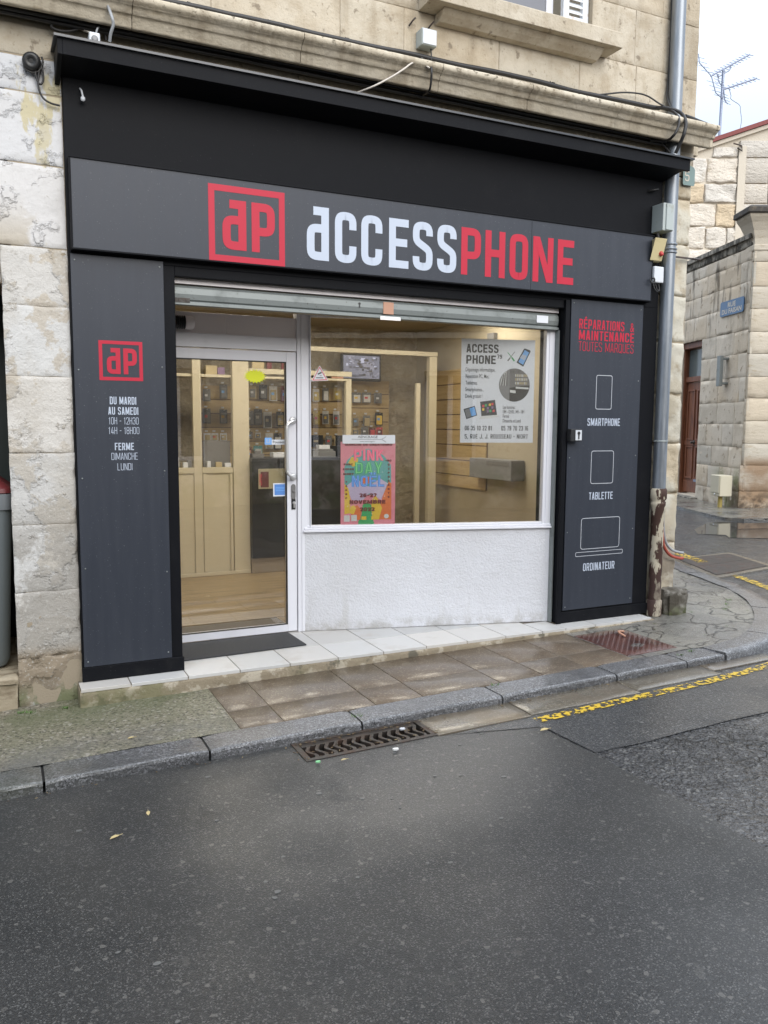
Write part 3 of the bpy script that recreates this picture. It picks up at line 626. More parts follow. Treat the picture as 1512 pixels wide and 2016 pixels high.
# fan of strips between the building line and the kerb
pts = [(q.x, q.y) for q in inn]
base = [(4.2, -.3), (4.6, -.1)]+[(4.99, .0)]*1
def strip(mb, A, B):
    for (a, b_, c, d) in zip(A[:-1], A[1:], B[1:], B[:-1]):
        n = 8
        for k in range(n):
            f0, f1 = k/n, (k+1)/n
            q = [(a[0]+(d[0]-a[0])*f0, a[1]+(d[1]-a[1])*f0), (b_[0]+(c[0]-b_[0])*f0, b_[1]+(c[1]-b_[1])*f0), (b_[0]+(c[0]-b_[0])*f1, b_[1]+(c[1]-b_[1])*f1), (a[0]+(d[0]-a[0])*f1, a[1]+(d[1]-a[1])*f1)]
            mb.add([(x, y, gz(x)+.007*noise.noise(V3(x*4, y*4, 0))) for x, y in q], [(0, 1, 2, 3)])
m_ = len(pts); B = []
for i, (x, y) in enumerate(pts):
    f = i/(m_-1); B.append((4.98, max(-.02, y-.25)) if i > 6 else (4.2+.13*i, -.02))
pc.smooth = True; strip(pc, [(x, y) for x, y in pts], B)
strip(pc, [(3.742+.05*i, -.862) for i in range(10)]+[pts[0]], [(3.742+.05*i, .04) for i in range(10)]+[B[0]])
pc.smooth = False
pc.build('pavement_corner', 'pave_old', kind='structure')
# kerb stones
k = MB(); random.seed(5)
kx = [-2.5, -1.6, -.75, .135, .885, 1.70, 2.585, 3.43, 4.02]
def kerbstone(a, b_, ya=-1.062, yb=-.868):
    tn = jt(.12, .02); N1, top = 14, []
    prof = [(0, -.11), (.003, -.016), (.007, -.006), (.016, 0), (.10, .001), (yb-ya, 0)]
    vs = []
    n = max(6, int((b_-a)/.05))
    for i in range(n+1):
        x = a+(b_-a)*i/n
        e = .012 if i in (0, n) else 0
        for (dy, dz) in prof:
            q = V3(x, ya+dy, gz(x)+dz-e*.5)
            w = noise.noise(q*9)*.006+noise.noise(q*33)*.002
            vs.append(q+V3(0, -w, w*.6))
    c = len(prof); k.tint = tn; k.smooth = False
    k.add(vs, [(i*c+j, (i+1)*c+j, (i+1)*c+j+1, i*c+j+1) for i in range(n) for j in range(c-1)])
    k.smooth = False
    for i in (0, n):
        q = list(range(i*c, i*c+c)); k.add([vs[t] for t in q]+[V3(vs[q[0]].x, yb, vs[q[0]].z)], [tuple(range(c+1)) if i else tuple(reversed(range(c+1)))])
for a, b_ in zip(kx[:-1], kx[1:]): kerbstone(a+.006, b_-.006)
kerbstone(4.024, 4.36)
k.tint = (.8, .8, .8); k.box(-30, -2.51, -1.06, -.87, -.62, gz(-2.51)-.001)
# curved stones
cuts = [(0, 11), (11, 21), (21, 31), (31, 41), (41, 53), (53, len(outer)-1)]
for a, b_ in cuts:
    tn = jt(.1, .02, .9); k.tint = tn; vs = []; n = b_-a
    for i in range(a, b_+1):
        o_, n_ = outer[i].copy(), inn[i].copy()
        if i == a: o_ = o_.lerp(outer[i+1], .09); n_ = n_.lerp(inn[i+1], .09)
        if i == b_: o_ = o_.lerp(outer[i-1], .09); n_ = n_.lerp(inn[i-1], .09)
        zz = gz(o_.x)+.004
        for f, dz in [(0, -.12), (.02, -.02), (.09, 0), (.5, .002), (1, 0)]:
            q = o_.lerp(n_, f); k_ = noise.noise(q*6)*.008; vs.append(V3(q.x, q.y, zz+dz+k_*.7)+V3(k_, k_, 0))
    k.smooth = True; k.add(vs, [(i*5+j, (i+1)*5+j, (i+1)*5+j+1, i*5+j+1) for i in range(n) for j in range(4)]); k.smooth = False
    for i in (0, n): k.add([vs[i*5+j] for j in range(5)]+[V3(vs[i*5+4].x, vs[i*5+4].y, vs[i*5].z)], [(0, 1, 2, 3, 4, 5)])
k.build('kerb', 'granite', kind='structure')
sheet('kerb_bed', R4(-2.5, 4.4, -1.04, -.86), 'void', -.012)
# broken bit of kerb filled with mortar
q = MB(); q.block(GO+V3(0, 0, -.03), GU, Y, Z, 4.33, 4.50, -1.03, -.80, depth=.05, r=.02, step=.02, rough=.02, ns=14); q.build('kerb_mortar', 'concrete_rough', kind='structure')
# worn yellow lines
def ribbon(name, pts, w, dz=RD+.008):
    b = MB(); P = smooth_path([(x, y, 0) for x, y in pts], 10); L_ = []
    for i, q in enumerate(P):
        t = P[min(i+1, len(P)-1)]-P[max(i-1, 0)]; t.normalize(); nn = V3(-t.y, t.x, 0)*(w/2)
        L_ += [q-nn, q+nn]
    b.add([(v.x, v.y, gz(v.x)+dz) for v in L_], [(2*i, 2*i+2, 2*i+3, 2*i+1) for i in range(len(P)-1)])
    b.build(name, 'yellow_paint', kind='structure')
ribbon('road_marking', [(2.60, -1.365), (3.2, -1.34), (3.8, -1.32), (4.4, -1.275), (4.9, -1.19)], .07)
ribbon('road_marking', [(6.42, .12), (6.60, .50), (6.78, 1.0), (6.93, 1.55)], .10)
ribbon('road_marking', [(7.02, 1.62), (7.25, 2.3), (7.6, 3.2), (8.4, 5.2)], .13, RD+.012+.012)
# puddles lying in the hollows of the side street
sheet('puddle', [(8.7, 3.3), (9.0, 3.65), (9.75, 4.1), (10.25, 3.95), (10.9, 3.2), (10.7, 2.6), (10.0, 2.5), (9.3, 2.45), (8.8, 2.85), (8.95, 3.05)], 'puddle', RD+.005)
sheet('puddle', [(8.0, 3.6), (8.4, 4.1), (8.75, 4.2), (8.6, 3.8), (8.2, 3.4)], 'puddle', RD+.005)
# far pavement
b = MB(); fp = [(8.6+4.35, 9.6), (10.82, 5.82), (10.33, 4.57), (10.22, 4.2), (10.35, 3.95), (10.9, 3.72), (13.6, 2.3), (14.5, 3.6), (11.4, 5.1), (13.9, 11)]
b.prism([(x, y, gz(x)-.015) for x, y in fp], (0, 0, -.08)); b.build('far_pavement', 'pave_old', kind='structure')
# drain grating, let into the road over a real pit
gr = thing('drain_grate', (1.66, -1.17, gz(1.66)+RD), 'rusty iron drain grating with wavy bars set in the road against the kerb', 'drain')
b = MB(); z0 = RD-.32
for (xa, xb, ya, yb) in [(HX0-.01, HX0, HY0, HY1), (HX1, HX1+.01, HY0, HY1), (HX0, HX1, HY0-.01, HY0), (HX0, HX1, HY1, HY1+.01)]: b.box(xa, xb, ya, yb, gz(1.6)+z0, gz(1.6)+RD-.018)
b.box(HX0, HX1, HY0, HY1, gz(1.6)+z0-.01, gz(1.6)+z0); b.build('pit', 'void', gr)
b = MB()
def gobox(mb, xa, xb, ya, yb, za, zb): mb.hexa([(xa, ya, gz(xa)+za), (xb, ya, gz(xb)+za), (xb, yb, gz(xb)+za), (xa, yb, gz(xa)+za), (xa, ya, gz(xa)+zb), (xb, ya, gz(xb)+zb), (xb, yb, gz(xb)+zb), (xa, yb, gz(xa)+zb)])
fz0, fz1 = RD-.04, RD+.009
gobox(b, HX0-.018, HX1+.018, HY0-.014, HY0+.012, fz0, fz1); gobox(b, HX0-.018, HX1+.018, HY1-.012, HY1+.012, fz0, fz1)
gobox(b, HX0-.018, HX0+.014, HY0+.012, HY1-.012, fz0, fz1); gobox(b, HX1-.014, HX1+.018, HY0+.012, HY1-.012, fz0, fz1)
b.build('frame', 'iron_dark', gr, bevel=.002)
b = MB(); gobox(b, HX0+.02, HX1-.02, HY1-.055, HY1-.014, RD-.03, RD+.004); gobox(b, HX0+.02, HX1-.02, HY0+.014, HY0+.026, RD-.03, RD+.004)
b.build('cross_rail', 'iron_dark', gr, bevel=.002)
for i in range(13):
    b = MB(); xc = HX0+.045+i*(HX1-HX0-.09)/12; P = []
    for j in range(13):
        y_ = HY0+.026+(HY1-.055-HY0-.026)*j/12; P.append((xc+.013*math.sin(j/12*math.pi*2.2+.6), y_))
    w = .010
    top = RD+.003; vs = []
    for (x, y) in P: vs += [(x-w, y, gz(x)+top-.032), (x-w, y, gz(x)+top), (x+w, y, gz(x)+top), (x+w, y, gz(x)+top-.032)]
    b.add(vs, [(4*j+a, 4*j+(a+1) % 4, 4*j+4+(a+1) % 4, 4*j+4+a) for j in range(12) for a in range(4)]+[(0, 1, 2, 3), (51, 50, 49, 48)])
    b.build('bar', 'iron_dark', gr)
# chequer plate cover in the pavement
cv = thing('access_cover', (3.96, -.5, gz(3.96)), 'rust red chequer plate cover set in the pavement by the kerb', 'metal cover')
b = MB(); b.block(GO+V3(0, 0, .004), GU, Y, Z, 3.752, 4.19, -.80, -.235, depth=.02, r=.003, step=.1, rough=.001); b.build('plate', 'iron_rust', cv)
b = MB()
for i in range(17):
    for j in range(22):
        x = 3.775+i*.0245; y = -.785+j*.0245; dx, dy = ((.008, .003) if (i+j) % 2 else (.003, .008))
        b.add([(x-dx, y, gz(x)+.0045), (x, y-dy, gz(x)+.0045), (x+dx, y, gz(x)+.0045), (x, y+dy, gz(x)+.0045), (x, y, gz(x)+.0085)], [(0, 1, 4), (1, 2, 4), (2, 3, 4), (3, 0, 4)])
b.build('studs', 'iron_rust', cv)
# broad service cover in the side street: rough concrete surround with two iron leaves
mc = thing('service_cover', (7.6, 1.7, gz(7.6)+RD), 'large two leaf service cover in a concrete surround on the side street', 'service cover')
def gq(px, py, dz=RD):
    return atp(px, py, (-.02, 0, 1), .095+dz)
Q = [gq(1318, 1103), gq(1408, 1141), gq(1530, 1119), gq(1437, 1090)]
b = MB(); b.prism([p_+V3(0, 0, .018) for p_ in Q], (0, 0, -.06)); b.build('surround', 'gutter', mc, bevel=.004)
cen = sum(Q, V3(0, 0, 0))/4; q2 = [cen+(p_-cen)*.84+V3(0, 0, .024) for p_ in Q]
mA, mB = (q2[0]+q2[1])/2, (q2[3]+q2[2])/2
for quad in ([q2[0], mA, mB, q2[3]], [mA, q2[1], q2[2], mB]):
    c_ = sum(quad, V3(0, 0, 0))/4; b = MB(); b.prism([c_+(p_-c_)*.985 for p_ in quad], (0, 0, -.03)); b.build('leaf', 'iron_dark', mc)
# small litter
b = MB(); random.seed(11)
for i in range(46):
    x = random.uniform(-.6, 3.2); y = -random.uniform(1.15, 1.15+1.9*random.random()**.7); r0 = random.uniform(.004, .012)
    if HX0-.03 < x < HX1+.03 and y > HY0-.03 or (x > 2.4 and y > -1.4): continue
    ps = [(x+r0*random.uniform(.7, 1.2)*math.cos(a*math.pi/4)*1.2, y+r0*random.uniform(.6, 1.1)*math.sin(a*math.pi/4)) for a in range(8)]
    b.prism([(u, v, gz(u)+RD+.0065) for u, v in ps], (0, 0, -.003))
b.build('gum_spots', 'gum', kind='stuff', label='pale flattened chewing gum spots scattered over the dark asphalt', cat='gum')
def leaf(px, py, dz, size, ang, label, m='leaf'):
    p0 = gq(px, py, dz); b = MB(); a = [(-1, 0), (-.4, .35), (.3, .42), (1, .05), (.4, -.38), (-.3, -.32)]
    vs = [p0+V3((u*math.cos(ang)-v*math.sin(ang))*size, (u*math.sin(ang)+v*math.cos(ang))*size, .004+abs(v)*size*.35+.001) for u, v in a]
    b.prism(vs, (0, 0, -.0015)); b.tube([vs[3]-V3(0, 0, .001), vs[3]+V3(math.cos(ang)*size*.6, math.sin(ang)*size*.6, -.001)], .0012, 5)
    b.build('fallen_leaf', m, label=label, cat='leaf', group='fallen leaves on the street')
leaf(226, 1650, RD+.004, .022, .4, 'yellow fallen leaf on the asphalt, lower of the two near the left')
leaf(292, 1603, RD+.004, .020, 1.4, 'pale curled leaf on the asphalt just above the yellow one')
leaf(258, 1454, 0, .018, .2, 'small tan leaf on the mossy pavement left of the brown slabs')
leaf(1178, 1347, RD+.006, .030, 2.6, 'thin dry leaf lying in the gutter beside the kerb')
leaf(1072, 1438, RD+.010, .030, .1, 'pale grey leaf at the near end of the yellow line')
leaf(677, 1497, RD+.013, .016, .1, 'yellow scrap of leaf on the near edge of the drain grating')
leaf(1240, 1312, RD+.006, .018, .8, 'small orange leaf in the gutter near the broken kerb')
for (px, py, mm, lb) in [(626, 1501, 'c_lime', 'green bottle cap on the drain grating'), (779, 1476, 'c_white', 'crumpled white paper on the drain grating'), (792, 1436, 'box_white', 'clear plastic scrap caught at the far corner of the drain grating')]:
    p0 = gq(px, py, RD+.012); b = MB(); rr = .011 if 'cap' in lb else .015
    vs = [p0+V3(math.cos(a*.785)*rr*(1+.3*(a % 2)), math.sin(a*.785)*rr*.7, 0) for a in range(8)]; b.prism(vs, (0, 0, .007)); b.build('litter', mm, label=lb, cat='litter', group='litter on the drain')
b = MB(); c0 = gq(1222, 1252, 0); b.tube(smooth_path([c0+V3(-.01, -.06, .012), c0+V3(-.02, 0, .03), c0+V3(.03, .05, .02), c0+V3(.09, .07, .008)], 5), .007, 7)
b.build('twig', 'c_salmon', label='short curved brown twig lying on the rust red cover', cat='twig')
# tufts of weed in the joints
b = MB(); random.seed(2)
for (px, py) in [(702, 1412), (976, 1350), (1430, 1190), (1428, 1200), (1436, 1182), (1360, 1283), (1340, 1290), (40, 1405), (130, 1395), (60, 1404)]:
    c = gq(px, py, 0)
    for i in range(16):
        a = random.uniform(0, 6.3); r_0 = random.uniform(0, .03); h = random.uniform(.006, .022)
        q = c+V3(math.cos(a)*r_0, math.sin(a)*r_0*.6, .001); b.add([q+V3(-.002, 0, 0), q+V3(.002, 0, 0), q+V3(math.cos(a)*.012, math.sin(a)*.012, h)], [(0, 1, 2)])
M['weed'] = mat('weed', (.07, .15, .025), .7)
b.build('weeds', 'weed', kind='stuff', label='tiny green weeds growing in the pavement joints', cat='weeds')

b = MB(); random.seed(41)
for i in range(150):
    if i < 90: x = random.uniform(HX0-.05, HX1+.06); y = random.choice([HY0+.02, HY1-.03, HY0+.09, HY1-.035])+random.uniform(-.02, .02); zo = RD+.010
    else: x = random.uniform(-.2, 4.2); y = -1.075-abs(random.gauss(0, .03)); zo = RD+(.016 if x > 2.03 else .008)
    a = random.uniform(0, 6.3); L1 = random.uniform(.003, .012); c = V3(x, y, gz(x)+zo)
    d = V3(math.cos(a), math.sin(a), 0)*L1; e = V3(-d.y, d.x, 0)*random.uniform(.2, .6)
    b.prism([c-d, c-e*.7, c+d, c+e], (0, 0, random.uniform(.001, .003)))
M['grit'] = mat('grit', (.10, .065, .035), .8, layers=[('noise', 9, .45, .6, (.26, .20, .11)), ('noise', 14, .55, .65, (.04, .03, .02))])
b.build('debris', 'grit', kind='stuff', label='brown leaf bits and grit washed along the kerb and drain', cat='debris')
# ================================================================ CORNER HOUSE
random.seed(21)
house = thing('stone_house', (2.3, .4, 0), 'pale limestone corner house above and around the black shopfront', 'house')
WY = .03   # face of the stonework
cb = MB()  # rough core behind the dressed stones, with the openings left free
cb.box(.12, .40, .034, .50, -.3, 3.62); cb.box(-6, .12, .05, .50, 2.44, 3.62); cb.box(-6, -1.15, .05, .5, -.3, 2.44)
cb.box(4.68, 4.985, .05, .6, -.3, 3.62)
cb.box(-6, 2.66, .034, .5, 3.62, 9.0); cb.box(3.96, 4.985, .034, .5, 3.62, 9.0); cb.box(2.66, 3.96, .034, .5, 3.62, 4.49); cb.box(2.66, 3.96, .05, .5, 6.6, 9.0)
cb.box(4.69, 4.98, .6, 9.0, -.3, 9.0)
cb.build('masonry_core', 'mortar', house)
O0 = V3(0, WY, 0)
def course(mb, z0, z1, xs, **k):
    for a, b in zip(xs[:-1], xs[1:]):
        if b is None or a is None: continue
        mb.block(O0, X, Z, -Y, a+k.get('gap', .003), b-k.get('gap', .003), z0+k.get('gap', .003), z1-k.get('gap', .003), depth=k.get('depth', .02), r=k.get('r', .007),
                 step=k.get('step', .045), rough=k.get('rough', .0035), tint=jt(k.get('ta', .09), .04), seed=random.random()*9)
mb = MB()
rows = [(3.625, 3.80, [-6, -4.2, -2.6, -1.4, -.2, .62, 1.75, 2.9, 4.0, 4.985]),
        (3.985, 4.335, [-6, -5, -4, -3.1, -2.2, -1.3, -.4, .35, 1.22, 2.02, 2.46, 3.18, 3.86, 4.38, 4.985]),
        (4.335, 4.72, [-6, -5, -4, -3, -2, -1.2, -.3, .6, 1.2, 2.0, 2.66]), (4.335, 4.49, [2.66, 3.3, 3.96]), (4.335, 4.72, [3.96, 4.36, 4.985]),
        (4.72, 5.12, [-6, -4, -2.5, -1, 0, 1.0, 2.0, 2.66]), (4.72, 5.12, [3.96, 4.62, 4.985]),
        (5.12, 5.52, [-6, -4, -2, 0, 1.5, 2.66]), (5.12, 5.52, [3.96, 4.4, 4.985])]
for z0, z1, xs in rows: course(mb, z0, z1, xs, rough=.0022, r=.0035, gap=.0015)
course(mb, 5.52, 9.0, [-6, -3, 0, 2.66], step=.4); course(mb, 5.52, 9.0, [3.96, 4.985], step=.3); course(mb, 6.6, 9.0, [2.66, 3.96], step=.3)
mb.build('upper_wall', 'limestone', house)
# raised stone strip beside the window opening and the corner quoin, painted pier and lintel on the left
mb = MB(); zz = [.07, .375, .75, 1.13, 1.53, 1.95, 2.33, 2.64, 3.075, 3.44, 3.62]
for a, b in zip(zz[:-1], zz[1:]):
    if a < 2.6: course(mb, a, b, [.065, .401], gap=.0008, r=.0015, rough=.0025 if a > .3 else .012, step=.02, ta=.05, depth=.03)
mb.build('painted_pier', 'painted_stone', house)
mb = MB()
for a, b, xs in [(2.64, 3.075, [-3.2, -2.2, -1.2, .401]), (3.075, 3.44, [-3.2, -1.7, .401]), (3.44, 3.62, [-3.2, -.9, .401])]: course(mb, a, b, xs, gap=.003, r=.004, rough=.0018, step=.03, ta=.03, depth=.03)
course(mb, 2.44, 2.64, [-3.2, -1.6, .063], gap=.004, r=.01, rough=.004, ta=.05)
course(mb, -.2, 2.44, [-6, -3.6, -1.16], gap=.004, step=.2)
course(mb, 2.44, 3.62, [-6, -4.5, -3.21], gap=.004, step=.2)
mb.build('painted_wall', 'render', house)
mb = MB(); zz = [.16, .76, 1.16, 1.56, 1.95, 2.355, 2.716, 3.107, 3.45, 3.62]
for a, b in zip(zz[:-1], zz[1:]): course(mb, a, b, [4.665, 4.985], gap=.004, r=.018, rough=.008, step=.025, ta=.1, depth=.03)
M['quoin'] = mat('quoin_stone', (.46, .40, .30), .9, tint=True, layers=[
    ('noise', 2.3, .45, .58, (.55, .52, .44), {'fac': .85, 'detail': 8}), ('noise', 9, .52, .66, (.30, .24, .16), {'fac': .7, 'detail': 8}),
    ('noise', 3, .4, .6, (.22, .17, .12), {'fac': .75, 'where': (('Z', 1.1, .5),)})], bumps=[('noise', 8, .010, {'detail': 9}), ('noise', 60, .005)])
mb.build('quoin', 'quoin', house)
# cornice: one moulded string course in long stones
prof = [(.03, 3.865), (-.085, 3.858), (-.095, 3.80), (-.125, 3.792), (-.138, 3.80), (-.140, 3.852), (-.150, 3.856), (-.158, 3.858), (-.162, 3.878), (-.178, 3.890), (-.184, 3.892), (-.188, 3.900), (-.204, 3.904), (-.208, 3.930), (-.196, 3.942), (.03, 3.985)]
cx_ = [-6, -4.6, -3.2, -1.9, -.6, .75, 1.70, 2.62, 3.30, 4.05, 4.97]
mb = MB()
for a, b in zip(cx_[:-1], cx_[1:]):
    n = max(4, int((b-a)/.035)); c = len(prof); vs = []
    for i in range(n+1):
        x = a+.002+(b-a-.004)*i/n
        for (y, z) in prof:
            w = (noise.noise(V3(x*5, 0, z*14))*.004+noise.noise(V3(x*22, y*60, z*60))*.0018)*(1 if y < 0 else 0); vs.append(V3(x, y+w, z+w*.5))
    mb.smooth = True; mb.add(vs, [((i+1)*c+j, i*c+j, i*c+j+1, (i+1)*c+j+1)[::-1] for i in range(n) for j in range(c-1)]); mb.smooth = False
    for i in (0, n): mb.add([vs[i*c+j] for j in range(c)], [tuple(range(c)) if i == 0 else tuple(reversed(range(c)))])
mb.build('cornice', 'cornice_stone', house)
# return of the cornice round the corner, its end worn round
mb = MB(); mb.prism([(4.972, y, z) for y, z in prof], (.03, .0, 0)); mb.box(4.985, 5.06, .06, 8.9, 3.80, 3.97); mb.build('cornice_return', 'cornice_stone', house, bevel=.008)
# window upstairs with its sill
ws = MB()
prof2 = [(.03, 4.25), (-.035, 4.262), (-.06, 4.29), (-.085, 4.325), (-.15, 4.333), (-.15, 4.432), (-.10, 4.445), (.06, 4.60)]
ws.prism([(2.56, y, z) for y, z in [(-.15, 4.333), (-.15, 4.432), (-.13, 4.445), (.03, 4.465), (.03, 4.333)]], (1.53, 0, 0))
ws.prism([(2.68, y, z) for y, z in [(.028, 4.27), (-.03, 4.272), (-.07, 4.30), (-.10, 4.332), (.028, 4.332)]], (1.29, 0, 0))
ws.box(2.665, 3.955, .0, .30, 4.467, 4.50)
ws.build('window_sill', 'limestone', house, bevel=.004)
win = MB(); win.box(2.70, 2.76, .17, .23, 4.50, 6.6); win.box(3.66, 3.72, .17, .23, 4.50, 6.6); win.box(3.16, 3.24, .165, .235, 4.505, 6.59); win.box(2.76, 3.66, .17, .23, 4.50, 4.57)
wf = win.build('window', 'pvc', house, bevel=.003)
pn = MB(); pn.box(2.76, 3.66, .195, .203, 4.57, 6.6); pn.build('pane', 'glass_dark', wf)
bl = MB(); bl.box(2.80, 3.64, .150, .158, 4.52, 6.55); bl.build('blind', 'blind', house)
def louvre(x0, x1, y):
    f = MB(); f.box(x0, x0+.05, y, y+.035, 4.505, 6.55); f.box(x1-.05, x1, y, y+.035, 4.505, 6.55); f.box(x0+.05, x1-.05, y, y+.035, 4.505, 4.58); f.box(x0+.05, x1-.05, y, y+.035, 6.45, 6.55)
    sh = f.build('shutter', 'louvre', house, bevel=.002)
    s_ = MB(); z = 4.60
    while z < 6.44:
        s_.hexa([(x0+.05, y+.002, z), (x1-.05, y+.002, z), (x1-.05, y+.03, z+.035), (x0+.05, y+.03, z+.035), (x0+.05, y+.002, z+.008), (x1-.05, y+.002, z+.008), (x1-.05, y+.03, z+.043), (x0+.05, y+.03, z+.043)]); z += .045
    s_.build('slats', 'louvre', sh)
louvre(3.735, 3.955, .07); louvre(2.665, 2.86, .07)
# ---------------------------------------------------------------- neighbour doorway on the left with its bin
nb = thing('doorway', (-.55, .8, .27), 'dark green door recess behind the painted pier at the left edge', 'doorway')
M['door_green'] = mat('door_green', (.010, .020, .018), .5)
b = MB(); b.box(-1.15, .12, .95, 1.0, .27, 2.44); b.build('door_leaf', 'door_green', nb)
b = MB(); b.box(-1.17, -1.15, .5, 1.0, .2, 2.44); b.box(.12, .14, .5, 1.0, .2, 2.44); b.box(-1.15, .12, .5, 1.0, 2.44, 2.46); b.build('reveal', 'door_green', nb)
M['old_step'] = mat('old_step', (.36, .30, .21), .7, layers=[('noise', 9, .45, .65, (.22, .17, .11), {'stretch': (.6, 2, 2)}), ('noise', 6, .55, .65, (.48, .42, .32))], bumps=[('noise', 30, .006)])
b = MB(); b.block(V3(0, 0, .282), X, Y, Z, -1.14, .062, -.01, .94, depth=.035, r=.01, step=.03, rough=.006, ns=12)
b.block(V3(0, .012, 0), X, Z, -Y, -1.14, .058, .06, .245, depth=.03, r=.008, step=.03, rough=.008)
b.box(-1.14, .118, .065, .94, .0, .281)
st = b.build('doorstep', 'old_step', label='worn stone doorstep under the wheelie bin at the far left', cat='step')
binx = thing('wheelie_bin', (-.222, .40, .285), 'grey wheelie bin with dark red lid standing on the left doorstep', 'bin')
def rr(cx, cy, hx, hy, r, z, n=6):
    o = []
    for (sx, sy, a0) in [(1, 1, 0), (-1, 1, 90), (-1, -1, 180), (1, -1, 270)]:
        for i in range(n+1): a = math.radians(a0+90*i/n); o.append(V3(cx+sx*(hx-r)+r*math.cos(a), cy+sy*(hy-r)+r*math.sin(a), z))
    return o
def loft(mb, rings):
    n = len(rings[0]); vs = [p for r in rings for p in r]; mb.smooth = True
    mb.add(vs, [(i*n+j, i*n+(j+1) % n, (i+1)*n+(j+1) % n, (i+1)*n+j) for i in range(len(rings)-1) for j in range(n)]); mb.smooth = False
    mb.add(rings[0], [tuple(reversed(range(n)))]); mb.add(rings[-1], [tuple(range(n))])
bx, by = -.222, .40
b = MB(); loft(b, [rr(bx, by, .235, .22, .07, .30), rr(bx, by, .25, .235, .07, .34), rr(bx, by, .292, .275, .06, 1.21)]); b.build('body', 'bin_grey', binx)
b = MB(); loft(b, [rr(bx, by, .30, .285, .05, 1.21), rr(bx, by, .305, .29, .05, 1.25), rr(bx, by, .305, .29, .05, 1.30)]); b.build('rim', 'bin_rim', binx, bevel=.004)
b = MB(); loft(b, [rr(bx, by, .30, .29, .05, 1.305), rr(bx, by, .295, .285, .05, 1.33), rr(bx, by, .24, .22, .05, 1.375)]); b.build('lid', 'bin_lid', binx, bevel=.004)
for sx in (-1, 1):
    b = MB(); b.cyl((bx+sx*.20, by+.24, .375), (bx+sx*.245, by+.24, .375), .09); b.build('wheel', 'plastic_black', binx)
# ================================================================ SHOPFRONT
sf = thing('shopfront', (2.5, 0, .207), 'black painted timber shopfront surround with projecting canopy', 'shopfront')
b = MB()
b.box(.402, .975, .0, .06, .207, 2.60); b.box(3.775, 4.655, .0, .06, .207, 2.60)      # pilaster boards
b.box(.402, 4.655, .001, .06, 2.60, 3.56)                                             # upper board
b.box(.975, 3.775, .0015, .045, 2.545, 2.60)                                           # lintel
b.box(.402, .44, .06, .60, .207, 3.56); b.box(.94, .975, .06, .72, .207, 2.545); b.box(3.775, 3.80, .06, .30, .207, 2.60); b.box(4.63, 4.655, .06, .4, .207, 3.56)
b.build('boards', 'black_paint', sf, bevel=.003)
b = MB(); b.box(.398, .982, -.014, -.001, .207, .292); b.build('skirting', 'black_paint', sf, bevel=.004)
b = MB(); b.box(3.79, 4.665, -.014, -.001, .207, .292); b.build('skirting', 'black_paint', sf, bevel=.004)
b = MB(); b.box(3.762, 3.80, -.022, -.001, .207, 2.60); b.build('jamb_trim', 'black_paint', sf, bevel=.003)
b = MB(); b.prism([(.366, -.22, 3.565), (.366, -.22, 3.642), (.366, .028, 3.642), (.366, .028, 3.50), (.366, -.006, 3.50)], (.025, 0, 0)); b.build('canopy_end', 'black_paint', sf, bevel=.002)
b = MB(); b.box(.391, 4.70, -.22, -.195, 3.565, 3.642); b.build('canopy_fascia', 'black_paint', sf, bevel=.002)
b = MB(); b.prism([(.391, -.195, 3.567), (.391, -.195, 3.59), (.391, -.001, 3.56), (.391, -.001, 3.538)], (4.26, 0, 0)); b.build('soffit', 'black_paint', sf)
M['canopy_metal'] = mat('canopy_metal', (.05, .052, .057), .3, metal=.4)
b = MB(); b.prism([(.35, -.238, 3.643), (.35, -.238, 3.655), (.35, .02, 3.672), (.35, .02, 3.66)], (4.305, 0, 0)); b.box(4.655, 4.725, -.238, -.12, 3.643, 3.655); b.build('canopy_top', 'canopy_metal', sf)
b = MB(); b.box(.982, 3.76, .06, .09, 2.515, 2.545); b.box(.976, 3.76, .18, .60, 2.50, 2.515); b.build('recess_soffit', 'pvc_panel', sf)  # finish unknown; pale material chosen to bounce light onto the panel over the door
# vinyl wisp hook and clip on the black board
hk = at(160, 192, -.012); b = MB(); b.tube([hk+V3(-.004, .014, .05), hk+V3(0, -.02, .03), hk+V3(.006, -.02, 0)], .005, 7); b.lathe(hk+V3(.006, -.022, 0), (0, 0, -1), [(.004, 0), (.012, .006), (.012, .02), (.005, .026)], 10)
b.build('wall_hook', 'box_white', label='small hook with white tip high on the left of the black board', cat='hook')
hk = at(1284, 377, -.01); b = MB(); b.tube([hk+V3(-.03, .012, 0), hk+V3(-.02, -.03, 0), hk+V3(.03, -.03, .012), hk+V3(.035, .0, .012)], .008, 7)
b.build('cable_clip', 'cable', label='black bent clip on the upper right of the black board', cat='clip')
